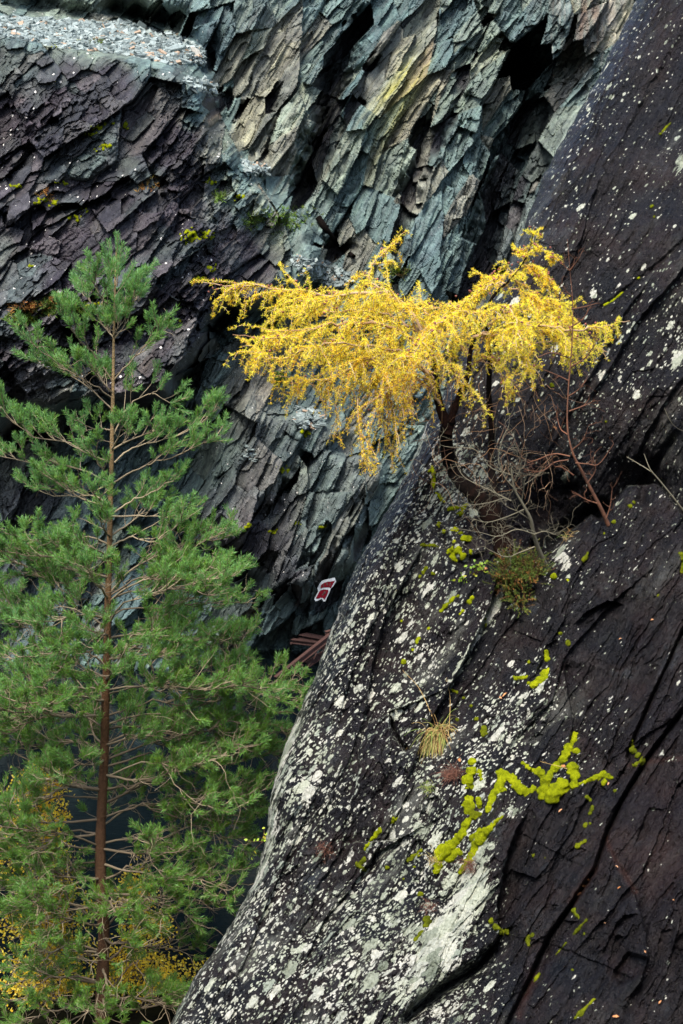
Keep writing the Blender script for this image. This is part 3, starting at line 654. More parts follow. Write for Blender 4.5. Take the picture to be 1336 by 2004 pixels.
def build_pine():
    D0 = 21.0
    tp = [(229, 462), (226, 520), (224, 600), (222, 680), (221, 760), (219, 850), (217, 940), (214, 1060), (211, 1180), (209, 1280), (206, 1380), (204, 1470), (200, 1560), (196, 1650), (198, 1750), (203, 1830), (200, 1920), (197, 2020), (195, 2090)]
    tr = np.interp([q[1] for q in tp], [460, 600, 800, 1000, 1200, 1500, 1750, 2090], [.005, .011, .019, .027, .036, .048, .060, .076])
    base = P(195, 2090, D0)
    root = thing('pine_tree', base, 'tall young green pine with slim brown trunk standing at the left of the pit', 'pine tree')
    T = smooth_poly(P([q[0] for q in tp], [q[1] for q in tp], D0), 90); Tr = np.interp(np.linspace(0, 1, 90), np.linspace(0, 1, len(tr)), tr)
    Tr = Tr * (1 + .10 * np.sin(np.arange(90) * 2.1) * rng.uniform(0, 1, 90))
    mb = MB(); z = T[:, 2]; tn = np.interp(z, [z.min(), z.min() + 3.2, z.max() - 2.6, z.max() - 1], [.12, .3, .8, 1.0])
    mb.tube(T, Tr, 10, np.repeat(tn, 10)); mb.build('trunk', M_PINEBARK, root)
    zpx = np.array([q[1] for q in tp], float); xpx = np.array([q[0] for q in tp], float)
    needles = Blades(); twigs = MB()
    def shoot(p, d, L, tint, bare=.25, nl=.058, wig=.1, rise=.35):
        q = arc(p, d, L, 5, 0, wig, rise); twigs.tube(q, np.linspace(.0042, .002, 5), 3, rng.uniform(.3, 1))
        k = along(q, 12)[int(bare * 12):]; brush(needles, k, 470, nl, tint)
        return q
    def limb(pts, r0, level_y, live=1., fork=True):
        """one main limb with its side shoots; level_y = height in the photograph, lower limbs are barer inside"""
        low = np.clip((level_y - 900) / 900, 0, 1); n = len(pts)
        L = np.linalg.norm(np.diff(pts, axis=0), axis=1).sum()
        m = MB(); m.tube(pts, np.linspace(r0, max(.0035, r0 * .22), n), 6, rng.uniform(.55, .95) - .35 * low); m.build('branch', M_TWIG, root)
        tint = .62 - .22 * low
        if fork and low > .22 and L > .7:
            for _ in range(1 + (rng.random() < .5)):
                i = rng.integers(int(n * .25), int(n * .75)); g = tang(pts, i); lt = unit(np.cross(g, UP)) * rng.choice([-1, 1])
                limb(arc(pts[i], g * .9 + lt * rng.uniform(.2, .9) + UP * rng.uniform(-.5, .45), L * rng.uniform(.35, .6), 12, 0, .22, rng.uniform(-.2, .5)), r0 * .55, level_y, live, False)
        ns = max(4, int(L / .105)); q = along(pts, ns * 3)
        for k in range(ns):
            t = (k + .5 + rng.uniform(-.3, .3)) / ns
            if t < .24 + .10 * low: continue
            i = int(t * (ns * 3 - 1)); p = q[i]; tg = tang(q, i)
            lat = unit(np.cross(tg, UP)) * (1 if k % 2 else -1)
            l2 = (.14 + .36 * L * (1 - t) * .55 + .10 * rng.random()) * rng.uniform(.7, 1.25)
            l2 = min(l2, .55)
            for lt in ((lat,) if rng.random() < .45 else (lat, -lat)):
                d = tg * .8 + lt * rng.uniform(.4, 1.0) + UP * (rng.uniform(-.15, .35) + .35 * (1 - low)) + rv(.15)
                a = arc(p, d, l2, 6, .1 * low, .12 + .12 * low, .25); twigs.tube(a, np.linspace(.006, .0028, 6) , 3, rng.uniform(.35, 1))
                if rng.random() > live: continue
                for e in range(2 + int(l2 * 8)):
                    ii = rng.integers(2, 6) if rng.random() < .75 else 5
                    g = tang(a, ii); s_ = unit(np.cross(g, UP) + rv(.3)) * rng.choice([-1, 1])
                    if rng.random() < .10 + .42 * low:                                   # bare crooked side twig
                        b_ = arc(a[ii], g * .5 + s_ + rv(.4), rng.uniform(.08, .22 + .25 * low), 7, .35, .3); twigs.tube(b_, np.linspace(.0036, .0016, 7), 3, rng.uniform(.4, 1)); continue
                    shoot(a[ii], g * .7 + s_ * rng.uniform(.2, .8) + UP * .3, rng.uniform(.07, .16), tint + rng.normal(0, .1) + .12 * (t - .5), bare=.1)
                shoot(a[-1], tang(a, 5), rng.uniform(.08, .15), tint + .1, bare=0)
        shoot(pts[-1], tang(pts, n - 1) + UP * .3, .16, tint + .15, bare=0)
        for _ in range(2): shoot(pts[-2], tang(pts, n - 2) + rv(.4) + UP * .3, .13, tint + .12, bare=0)
    authored = [
        [(223, 612), (200, 585), (182, 545)], [(224, 612), (248, 580), (268, 545)],
        [(221, 660), (196, 628), (176, 590), (160, 565)], [(224, 662), (246, 632), (258, 600), (276, 575)],
        [(219, 745), (185, 695), (150, 660), (118, 610)], [(223, 743), (250, 712), (283, 680), (315, 642)],
        [(218, 778), (190, 760), (150, 735), (100, 700), (52, 665)], [(218, 800), (180, 765), (140, 735), (95, 720), (70, 700)],
        [(222, 850), (240, 815), (255, 790), (300, 770), (345, 800)], [(216, 842), (195, 838), (165, 845)],
        [(215, 905), (168, 886), (132, 866), (70, 855), (40, 840), (-8, 795)], [(224, 905), (248, 882), (272, 872), (320, 862), (370, 840), (425, 800)],
        [(213, 946), (172, 924), (130, 912), (60, 905), (-20, 885)], [(224, 944), (262, 920), (300, 905), (345, 892), (430, 852)],
        [(214, 940), (198, 915), (182, 895), (172, 880)], [(212, 986), (180, 970), (125, 972), (62, 955)], [(224, 1002), (258, 980), (290, 965), (352, 930)],
        [(212, 1065), (170, 1050), (110, 1062), (30, 1050), (-10, 1030)], [(217, 1070), (255, 1050), (300, 1060), (360, 1020)],
        [(208, 1095), (150, 1085), (80, 1090), (-20, 1075)], [(216, 1158), (252, 1120), (300, 1092), (360, 1075), (440, 1042)],
        [(208, 1150), (180, 1130), (120, 1140), (40, 1120), (-15, 1135)], [(215, 1165), (280, 1130), (340, 1140), (385, 1140)],
        [(207, 1205), (160, 1195), (90, 1230), (20, 1225)], [(215, 1208), (245, 1192), (300, 1190), (400, 1180), (498, 1180)],
        [(215, 1278), (244, 1252), (285, 1240), (340, 1245), (410, 1258), (480, 1245)], [(205, 1302), (175, 1278), (130, 1275), (70, 1285), (-20, 1290)],
        [(212, 1350), (260, 1342), (340, 1335), (430, 1345), (520, 1338), (590, 1350)], [(203, 1352), (150, 1342), (80, 1365), (-30, 1345)],
        [(210, 1400), (280, 1380), (370, 1372), (470, 1350), (585, 1372)], [(202, 1410), (150, 1390), (80, 1400), (-20, 1410)],
        [(208, 1455), (270, 1430), (360, 1440), (470, 1410), (560, 1440)], [(200, 1470), (140, 1450), (70, 1480), (-20, 1470)],
        [(206, 1500), (300, 1480), (400, 1500), (545, 1470)], [(196, 1548), (160, 1543), (120, 1545), (60, 1580), (10, 1600)],
        [(204, 1545), (240, 1540), (310, 1535), (400, 1560), (520, 1545)], [(194, 1632), (150, 1628), (90, 1636), (10, 1640), (-30, 1640)],
        [(202, 1600), (270, 1580), (360, 1600), (500, 1590)], [(202, 1650), (260, 1640), (340, 1650), (480, 1640)],
        [(194, 1665), (140, 1655), (60, 1670), (-20, 1700)], [(206, 1720), (270, 1700), (360, 1720), (480, 1700)],
        [(194, 1790), (150, 1770), (90, 1775), (10, 1790)], [(208, 1815), (240, 1780), (300, 1757), (380, 1765), (462, 1780)],
        [(192, 1860), (140, 1850), (70, 1880), (0, 1900)], [(210, 1880), (260, 1850), (330, 1860), (400, 1840)],
        [(190, 1968), (150, 1972), (90, 1985), (30, 2010)], [(208, 1965), (260, 1945), (320, 1960), (350, 1940)]]
    for pts in authored:
        k = np.array(pts, float); dy = np.linspace(0, 1, len(k)) * rng.uniform(-.5, .5)
        q = smooth_poly(P(k[:, 0], k[:, 1], D0 + dy), 14); q[3:-1] += rng.normal(0, .008 + .016 * (k[0, 1] > 1250), (10, 3))
        limb(q, np.interp(k[0, 1], [600, 900, 1900], [.007, .010, .015]), k[0, 1], live=np.interp(k[0, 1], [1300, 1900], [1, .85]))
        if 1130 < k[0, 1] < 1620 or (k[0, 1] > 1130 and k[-1, 0] < 150):                                                # a second limb of the same whorl, a little behind or before
            k2 = k + np.linspace(0, 1, len(k))[:, None] * rng.uniform([-60, -75], [20, 60]) + [0, rng.uniform(0, 26)]
            q = smooth_poly(P(k2[:, 0], k2[:, 1], D0 + np.linspace(0, 1, len(k)) * rng.choice([-1, 1]) * rng.uniform(.5, 1.1)), 14); q[3:-1] += rng.normal(0, .008, (10, 3))
            limb(q, .012, k[0, 1], live=.9)
    # limbs of each whorl that point towards and away from the lens
    for y in np.r_[np.arange(660, 1000, 110), np.arange(1010, 1400, 40), np.arange(1400, 1990, 29)]:
        x = np.interp(y, zpx, xpx); reach = np.interp(y, [620, 800, 1000, 1350, 1700, 1950], [.22, .55, .95, 1.4, 1.2, .9])
        for s_ in (1, -1):
            if y > 1000 and rng.random() < .25: continue
            az = rng.normal(0, .75 + .35 * (y > 1400)); d = np.array([math.sin(az), s_ * math.cos(az) * .9, np.interp(y, [620, 1000, 1900], [.75, .3, -.05])])
            q = arc(P(x, y, D0), d, reach * rng.uniform(.5, 1.05), 12, .15, .10, np.interp(y, [620, 1100, 1900], [.3, .35, .3]))
            limb(q, np.interp(y, [600, 900, 1900], [.007, .012, .018]), y, live=np.interp(y, [1300, 1900], [1, .8]))
    # leader and the ring of upright shoots at the top
    top = P(229, 545, D0)
    for (x, y, x1, y1) in ((229, 560, 229, 458), (227, 545, 200, 478), (229, 545, 250, 488), (228, 560, 212, 470), (228, 575, 262, 515), (226, 580, 205, 500), (228, 560, 240, 475), (226, 600, 216, 560), (225, 610, 240, 560),
                           (182, 560, 148, 528), (178, 575, 182, 530), (165, 580, 140, 545), (262, 570, 280, 525), (255, 590, 268, 530), (270, 590, 290, 560)):
        p0, p1 = P(x, y, D0 + rng.uniform(-.08, .08)), P(x1, y1, D0 + rng.uniform(-.15, .15))
        q = smooth_poly([p0, (p0 + p1) / 2 + rv(.008), p1], 12); twigs.tube(q, np.linspace(.006, .003, 12), 4, .6)
        brush(needles, q[2:], 620, .060, .78)
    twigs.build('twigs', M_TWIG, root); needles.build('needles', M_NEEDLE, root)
build_pine()

# ------------------------------------------------------------------ leaning larch
def build_larch():
    base = SLAB.at(988., 1078.); D0 = base[1]
    root = thing('larch_tree', base, 'windswept golden yellow larch with crooked dark trunk rooted in a crack of the slab', 'larch tree')
    D0 = float(SLAB.Y(915., 955.)) - .20
    def line(pts, n, dy=None, hug=False):
        k = np.array(pts, float); d = np.zeros(len(k)) if dy is None else np.interp(np.linspace(0, 1, len(k)), np.linspace(0, 1, len(dy)), dy)
        Y_ = D0 - .15 + d
        if hug:                                                          # the lower bole lies close over the rock
            on = SLAB.Y(k[:, 0], k[:, 1]) - np.interp(np.arange(len(k)), [0, 1, 3, len(k)], [-.12, .02, .16, .25]); Y_ = np.where(k[:, 1] > 930, np.minimum(on, base[1] - .02), Y_)
        return smooth_poly(P(k[:, 0], k[:, 1], Y_), n)
    def bole(name, pts, r0, r1, n=40, dy=None, pw=1.):
        q = line(pts, n, dy, name != 'limb'); r = r0 + (r1 - r0) * np.linspace(0, 1, n) ** pw; r = r * (1 + .12 * rng.uniform(-1, 1, n))
        m = MB(); m.tube(q, r, 9, np.repeat(np.linspace(.75, .25, n) + rng.uniform(-.15, .15, n), 9)); return m.build(name, M_LARCHBARK, root), q
    bole('trunk', [(1000, 1110), (990, 1080), (972, 1030), (945, 985), (915, 955), (890, 925), (876, 885), (872, 850), (880, 822)], .150, .056, 44, [.1, .1, .1, .1, 0, -.1, -.2, -.3, -.35], .5)
    bole('limb', [(877, 838), (862, 800), (852, 760), (850, 720), (838, 680), (820, 640)], .050, .018, 26, [-.35, -.45])
    bole('limb', [(876, 850), (885, 812), (900, 772), (915, 735), (920, 690), (935, 640), (965, 580), (1005, 540), (1032, 498), (1046, 446)], .050, .004, 40, [-.35, -.3, -.2], .6)
    bole('second_trunk', [(1000, 1100), (985, 1040), (968, 970), (960, 900), (962, 840), (956, 770), (958, 700), (950, 640)], .048, .018, 36, [.05, .0, -.05])
    nd = Blades(); tw = MB(); cones = MB()
    def spur(q, dens, tint):
        n = max(2, int(np.linalg.norm(np.diff(q, axis=0), axis=1).sum() / .017 * dens)); p = along(q, n) + rng.normal(0, .004, (n, 3))
        k = 9; pp = np.repeat(p, k, 0); t_ = np.gradient(p, axis=0); t_ /= np.linalg.norm(t_, axis=1)[:, None] + 1e-9; t_ = np.repeat(t_, k, 0)
        d = rng.normal(size=(n * k, 3)); d /= np.linalg.norm(d, axis=1)[:, None]; d = d * .9 + t_ * .5 + [0, 0, .2]; d /= np.linalg.norm(d, axis=1)[:, None]
        nd.add(pp, d * rng.uniform(.018, .038, (n * k, 1)), .0044, np.clip(np.repeat(tint + rng.normal(0, .16, n), k) + rng.normal(0, .06, n * k), 0, 1))
    def weep(p, d, L, droop, dens, tint, sub=True):
        n = max(5, int(L / .06)); q = arc(p, d, L, n, droop, .075)
        tw.tube(q, np.linspace(.0048, .0016, n), 3, rng.uniform(.1, 1))
        if rng.random() < dens + .12: spur(q[n // 6:], rng.uniform(.45, 1.0) * dens, tint)
        if sub:
            for k in range(2, n - 1):
                if rng.random() < .42:
                    g = tang(q, k); weep(q[k], g * .6 + rv(.55), L * rng.uniform(.2, .5), droop * .8, dens, tint + rng.normal(0, .06), False)
    def limb(pts, r0, bare=1., up=.2, wl=(.22, .6), n_w=None, dens=1., dy=None, tint=.6, droop=2.0):
        q = line(pts, 30, dy); q[2:-2] += rng.normal(0, .010, (26, 3))
        m = MB(); m.tube(q, np.linspace(r0, .0035, 30), 6, rng.uniform(.45, .8)); m.build('branch', M_LARCHTWIG, root)
        L = np.linalg.norm(np.diff(q, axis=0), axis=1).sum()
        def dress(q_, L_, sc, gap):
            end = .85 if sc == 1. else .7
            nw = max(4, int(L_ / gap)); p = along(q_, nw); clump = rng.uniform(0, 9)
            for k in range(int(nw * .06), nw):
                t = k / nw; g = tang(p, k); lat = unit(np.cross(g, UP)) * rng.choice([-1, 1])
                if sc == 1. and t > bare and rng.random() < .8: continue
                if math.sin(t * L_ * 9 + clump) + rng.normal(0, .7) < -.75: continue
                d = g * rng.uniform(.2, 1.1) + lat * rng.uniform(.1, 1.1) + UP * rng.uniform(-.5, up) + rv(.2)
                l_ = wl[0] + (wl[1] - wl[0]) * rng.random() ** 1.7
                weep(p[k], d, l_ * sc * (1.15 - end * t), droop * rng.uniform(.15, 1.25), dens, tint + rng.normal(0, .10))
        dress(q, L, 1., .058)
        m = MB(); any_ = False
        for k in range(int(L / .13)):
            t = rng.uniform(.12, .95 * min(1, bare)); i = int(t * 29); g = tang(q, i); lat = unit(np.cross(g, UP)) * rng.choice([-1, 1])
            l2 = min(.85, L * .36) * rng.uniform(.45, 1.1) * (1 - .55 * t)
            a = arc(q[i], g * rng.uniform(.4, 1.0) + lat * rng.uniform(.3, 1.0) + UP * rng.uniform(-.25, .45), l2, 12, rng.uniform(0, .9), .11)
            tw.tube(a, np.linspace(max(.004, r0 * .35), .0022, 12), 4, rng.uniform(.3, .8)); dress(a, l2, .66, .062); spur(a[2:], 1.1, tint + .08)
        spur(q[6:int(30 * min(bare, .95))], .9, tint + .1)
        return q
    limbs = [
        ([(848, 715), (810, 620), (745, 575), (660, 580), (580, 572), (500, 560), (440, 558), (394, 552)], .022, dict(bare=.84, wl=(.14, .50), dy=[-.4, -.6, -.5], up=.35, droop=2.0)),
        ([(848, 720), (790, 650), (700, 630), (610, 640), (530, 662), (455, 655)], .020, dict(bare=.9, wl=(.15, .50), dy=[-.4, -.9, -1.1])),
        ([(838, 680), (800, 610), (760, 572), (722, 548), (735, 512), (764, 482)], .018, dict(wl=(.12, .35), dy=[-.4, -.3, 0], up=.5)),
        ([(852, 745), (800, 700), (730, 700), (660, 735), (610, 745), (545, 735)], .020, dict(wl=(.2, .6), dy=[-.4, -.8, -.7], tint=.5, dens=.85)),
        ([(860, 790), (830, 740), (780, 745), (735, 780), (690, 810)], .016, dict(wl=(.3, .75), dy=[-.4, -.7, -.8], tint=.42, dens=.62)),
        ([(850, 760), (800, 740), (760, 775), (735, 830)], .014, dict(wl=(.3, .7), dy=[-.4, -.2, 0], tint=.4, dens=.6)),
        ([(918, 700), (880, 640), (830, 610), (780, 590), (700, 570), (640, 600)], .020, dict(wl=(.15, .45), dy=[-.3, .1, .5], up=.4)),
        ([(920, 690), (860, 650), (790, 640), (700, 660), (640, 690)], .020, dict(wl=(.15, .5), dy=[-.3, .3, .8], up=.3)),
        ([(925, 660), (990, 645), (1060, 640), (1120, 645), (1170, 640), (1232, 628)], .020, dict(wl=(.14, .46), dy=[-.3, -.6, -.8], up=.3, tint=.66)),
        ([(930, 650), (985, 620), (1050, 605), (1105, 612), (1150, 660)], .018, dict(wl=(.14, .45), dy=[-.2, .1, .1], up=.35, tint=.7)),
        ([(945, 620), (920, 600), (880, 600), (840, 605), (790, 600)], .014, dict(wl=(.12, .42), dy=[-.2, -.5, -.6], up=.4)),
        ([(990, 555), (965, 555), (935, 575), (905, 590), (870, 600)], .010, dict(wl=(.08, .3), dy=[-.2, -.4], up=.4)),
        ([(985, 560), (1015, 568), (1050, 585), (1085, 600), (1095, 630)], .010, dict(wl=(.08, .26), dy=[-.2, -.4], up=.2)),
        ([(1012, 532), (985, 540), (950, 555), (925, 570)], .008, dict(wl=(.05, .18), dy=[-.2, -.1])),
        ([(1018, 520), (1045, 522), (1075, 545), (1100, 575)], .008, dict(wl=(.05, .17), dy=[-.2, -.3])),
        ([(1034, 496), (1020, 490), (1008, 496)], .005, dict(wl=(.03, .08), dy=[-.2, -.1])), ([(1036, 490), (1060, 488), (1090, 505)], .005, dict(wl=(.03, .09), dy=[-.2, -.2])),
        ([(925, 665), (960, 655), (1000, 670), (1030, 710), (1045, 760)], .014, dict(wl=(.15, .5), dy=[-.2, -.7, -.9], tint=.7, dens=.8)),
        ([(915, 720), (950, 700), (985, 720), (1000, 770)], .012, dict(wl=(.15, .5), dy=[-.2, -.5], tint=.68, dens=.7)),
        ([(958, 720), (1000, 690), (1060, 670), (1130, 665), (1190, 690)], .014, dict(wl=(.14, .46), dy=[.4, .1, -.1], tint=.74, dens=.75)),
        ([(905, 760), (880, 720), (850, 700), (800, 690), (760, 720)], .014, dict(wl=(.2, .6), dy=[-.3, -.9, -1.2], tint=.6, dens=.8)),
        ([(940, 640), (900, 610), (850, 640), (810, 690)], .014, dict(wl=(.2, .55), dy=[-.2, -.8, -1.3], tint=.62)),
        ([(955, 620), (985, 600), (1010, 630), (1010, 680)], .012, dict(wl=(.15, .5), dy=[-.2, -.7, -1.2], tint=.66)),
        ([(985, 562), (1006, 540), (1032, 498), (1046, 444)], .010, dict(wl=(.03, .12), dy=[-.25, -.2], tint=.7, up=.6)),
        ([(1005, 540), (990, 520), (970, 540), (950, 548)], .006, dict(wl=(.04, .12), dy=[-.2, 0], up=.4)), ([(1020, 515), (1050, 530), (1072, 560), (1090, 610)], .007, dict(wl=(.05, .16), dy=[-.2, -.3])),
        ([(830, 700), (740, 680), (640, 675), (560, 700), (500, 690)], .014, dict(wl=(.15, .55), dy=[-.5, -1.0, -1.3], dens=.9, tint=.55)), ([(850, 730), (790, 720), (720, 740), (660, 770)], .012, dict(wl=(.2, .6), dy=[-.5, -.2, .3], dens=.75, tint=.45)),
        ([(800, 640), (740, 610), (660, 610), (590, 600), (520, 610)], .014, dict(wl=(.12, .5), dy=[-.5, -.2, .1])), ([(820, 690), (760, 690), (690, 690), (620, 700), (560, 690)], .014, dict(wl=(.12, .5), dy=[-.4, -.3, 0], dens=.9)),
        ([(960, 660), (1010, 655), (1070, 650), (1110, 680), (1130, 710)], .012, dict(wl=(.12, .4), dy=[-.3, -.5, -.6], tint=.7)),
        ([(1000, 545), (1030, 560), (1060, 600), (1110, 640), (1140, 690)], .010, dict(wl=(.12, .36), dy=[-.2, -.3, -.4], tint=.66))]
    tips = []
    for pts, r0, kw in limbs: tips.append(limb(pts, r0, **kw))
    for x, y, L in ((700, 780, .62), (735, 800, .62), (750, 840, .42), (715, 830, .45), (655, 790, .40), (770, 800, .45), (690, 760, .5), (800, 770, .5), (640, 760, .25), (535, 715, .15)):   # longest hanging strings
        for _ in range(2): weep(P(x, y, D0 - .9 + rng.uniform(-.3, .4)), rv(.3) - UP, L, 2.5, .75, .42)
    # bare grey hanging twigs round the trunks
    for _ in range(170):
        x, y = rng.uniform(800, 1090), rng.uniform(690, 960); q = arc(P(x, y, D0 - .2 + rng.uniform(-.5, .5)), rv(1) - UP * .4, rng.uniform(.2, .65), 9, 1.2, .28)
        tw.tube(q, np.linspace(.0034, .0012, 9), 3, rng.uniform(0, .8))
    # cones, mostly on the outer left limb
    spots = [along(tips[0], 60)[rng.integers(30, 58)] + [rng.normal(0, .02), rng.normal(0, .03), rng.uniform(-.12, .04)] for _ in range(50)]
    spots += [t_[rng.integers(8, 28)] + rv(.035) for t_ in tips for _ in range(9)]
    for p in spots:
        a = unit(rv(1) + UP * .6); c = p + a * np.array([[0.], [.006], [.014], [.022], [.027]]); cones.tube(c, [.004, .010, .011, .008, .001], 6, rng.random())
    tw.build('twigs', M_LARCHTWIG, root); nd.build('needles', M_LARCH, root); tag(cones.build('cones', M_CONE, root), kind='stuff')
build_larch()

# ------------------------------------------------------------------ yellow birches down by the water
def build_birch(cx, cy, rx, ry, D0, n, label):
    root = thing('birch_tree', P(cx, 2070, D0), label, 'birch tree', 'yellow birches behind the pine')
    lv = Blades(); tw = MB(); m = MB()
    t = smooth_poly([P(cx, 2070, D0), P(cx + 12, cy + ry * .5, D0), P(cx - 6, cy, D0), P(cx + 8, cy - ry, D0)], 24); m.tube(t, np.linspace(.04, .006, 24), 6, .5); m.build('trunk', M_GREYTWIG, root)
    for _ in range(n):
        k = rng.integers(5, 24); a = rng.uniform(0, 2 * np.pi); s_ = np.interp(k, [5, 12, 23], [1, 1, .3])
        L = rx * s_ * D0 / F * rng.uniform(.3, 1.2); q = arc(t[k], np.array([math.cos(a), math.sin(a) * .8, rng.uniform(-.2, .6)]), L, 9, .6, .2); tw.tube(q, np.linspace(.006, .002, 9), 3, rng.random())
        for p in along(q, 24)[rng.integers(6, 13):]:
            c = 6; pp = p + rng.normal(0, .07, (c, 3)); d = rng.normal(size=(c, 3)); d[:, 2] -= .5; d /= np.linalg.norm(d, axis=1)[:, None]
            lv.add(pp, d * rng.uniform(.028, .048, (c, 1)), .028, np.clip(rng.normal(.5, .25, c), 0, 1))
    tw.build('twigs', M_GREYTWIG, root); lv.build('leaves', M_BIRCH, root, .5)
build_birch(70, 1640, 120, 130, 22.3, 60, 'small bright yellow birch behind the pine at the left edge, upper one')
build_birch(265, 1870, 170, 150, 22.5, 58, 'yellow birch right of the pine trunk near the bottom edge')
build_birch(90, 1890, 150, 150, 22.4, 70, 'broad yellow birch left of the pine trunk at the bottom corner')

# ------------------------------------------------------------------ bare shrubs and saplings on the slab
def spray(mb, p, d, L, r, depth, wig=.3, rise=.3, kids=3):
    n = 7; q = arc(p, d, L, n, 0, wig, rise); mb.tube(q, np.linspace(r, r * .45, n), 3 if r < .004 else 5, rng.uniform(.1, 1))
    if depth:
        for _ in range(kids):
            k = rng.integers(2, n); spray(mb, q[k], tang(q, k) * .8 + rv(.6), L * rng.uniform(.35, .7), r * .55, depth - 1, wig, rise, kids)
def on_slab_line(pts, n, lift):
    """a stem that starts on the slab and leaves it towards the lens by the given lift per point"""
    k = np.array(pts, float); y0 = SLAB.Y(k[:1, 0], k[:1, 1])[0]
    return smooth_poly(P(k[:, 0], k[:, 1], y0 - np.asarray(lift)), n)

sap = thing('bare_sapling', SLAB.at(1190., 1026.), 'leafless red-brown sapling rising from the notch right of the larch', 'sapling')
S = on_slab_line([(1190, 1028), (1178, 1000), (1160, 965), (1138, 922), (1120, 885), (1110, 835), (1112, 760), (1118, 690), (1121, 605), (1116, 540), (1110, 468)], 50, [0, .05, .1, .15, .2, .2, .2, .2, .2, .2, .2])
m = MB(); m.tube(S, np.interp(np.arange(50), [0, 14, 22, 49], [.022, .015, .009, .0025]), 7, np.repeat(rng.uniform(.2, 1, 50), 7)); m.build('trunk', M_REDTWIG, sap)
for pts in ([(1115, 893), (1085, 888), (1055, 898), (1032, 906)], [(1112, 900), (1085, 905), (1060, 922), (1026, 920)], [(1126, 906), (1150, 908), (1172, 908), (1200, 870)], [(1118, 882), (1140, 862), (1152, 832)],
            [(1122, 930), (1100, 915), (1084, 912), (1080, 893)], [(1110, 850), (1096, 838), (1088, 806)], [(1113, 805), (1140, 795), (1165, 784)], [(1113, 775), (1130, 764), (1148, 744)], [(1112, 745), (1092, 735), (1060, 722)],
            [(1117, 718), (1145, 700), (1172, 662)], [(1120, 605), (1145, 600), (1170, 593)], [(1119, 580), (1108, 570), (1100, 555)], [(1115, 530), (1106, 522), (1100, 515)], [(1115, 530), (1124, 518), (1132, 508)],
            [(1168, 985), (1148, 978), (1124, 965)], [(1186, 1015), (1194, 990), (1198, 955)], [(1150, 945), (1165, 920), (1160, 895)], [(1112, 700), (1080, 690), (1050, 700)], [(1116, 640), (1140, 625), (1155, 600)]):
    k = np.array(pts, float); q = smooth_poly(P(k[:, 0], k[:, 1], S[0, 1] - .2 + np.linspace(0, 1, len(k)) * rng.uniform(-.25, .1)), 12)
    m = MB(); m.tube(q, np.linspace(.0085, .0028, 12), 4, rng.uniform(.4, 1))
    for _ in range(5): spray(m, q[rng.integers(3, 12)], tang(q, 8) + rv(.7), rng.uniform(.05, .18), .003, 1, kids=2)
    m.build('branch', M_REDTWIG, sap)

shr = thing('bare_shrub', SLAB.at(1066., 1104.), 'leafless pale grey twiggy shrub leaning left below the larch trunk', 'shrub')
S = on_slab_line([(1068, 1106), (1052, 1070), (1044, 1045), (1038, 1015), (1022, 985), (1006, 955), (1000, 915)], 30, [0, .12, .2, .28, .34, .4, .45])
m = MB(); m.tube(S, np.linspace(.026, .007, 30), 6, .55); m.build('trunk', M_GREYTWIG, shr)
for pts in ([(1044, 1045), (1010, 1036), (975, 1050), (940, 1042), (905, 1036)], [(1038, 1018), (1015, 1002), (990, 990), (972, 965)], [(1046, 1070), (1015, 1082), (990, 1090), (955, 1075)], [(1045, 1046), (1065, 1040), (1088, 1046)],
            [(1030, 995), (990, 1012), (950, 1022), (915, 1010)], [(1010, 960), (985, 930), (975, 890), (985, 855)], [(1005, 945), (1020, 910), (1010, 870)], [(1000, 980), (960, 960), (910, 935), (890, 905)], [(1002, 930), (960, 915), (930, 880), (880, 875)], [(1020, 985), (1025, 950), (1018, 930)], [(985, 975), (950, 985), (900, 990)]):
    k = np.array(pts, float); q = smooth_poly(P(k[:, 0], k[:, 1], S[12, 1] + np.linspace(0, 1, len(k)) * rng.uniform(-.4, .1)), 14)
    m = MB(); m.tube(q, np.linspace(.0075, .0026, 14), 4, rng.uniform(.3, .8))
    for _ in range(10): spray(m, q[rng.integers(3, 14)], tang(q, 8) + rv(.9), rng.uniform(.08, .30), .0026, 1, .35, .2, 3)
    m.build('branch', M_GREYTWIG, shr)

tw_ = thing('bare_twig', SLAB.at(1334., 1000.), 'single pale leafless shoot leaning in at the right edge of the rock', 'twig')
S = on_slab_line([(1346, 1012), (1318, 975), (1290, 940), (1272, 918), (1260, 888)], 20, [0, .15, .25, .3, .3])
m = MB(); m.tube(S, np.linspace(.011, .003, 20), 5, .8); m.build('stem', M_GREYTWIG, tw_)
m = MB(); m.tube(smooth_poly([S[13], P(1250, 908, S[13, 1]), P(1226, 894, S[13, 1])], 8), np.linspace(.006, .003, 8), 4, .9); m.build('side_shoot', M_GREYTWIG, tw_)
m = MB(); k = P([1340, 1325, 1312, 1300], [845, 838, 825, 800], SLAB.Y(1340., 845.) - np.array([0, .1, .2, .25])); m.tube(smooth_poly(k, 10), .004, 4, .7); m.build('side_shoot', M_GREYTWIG, tw_)

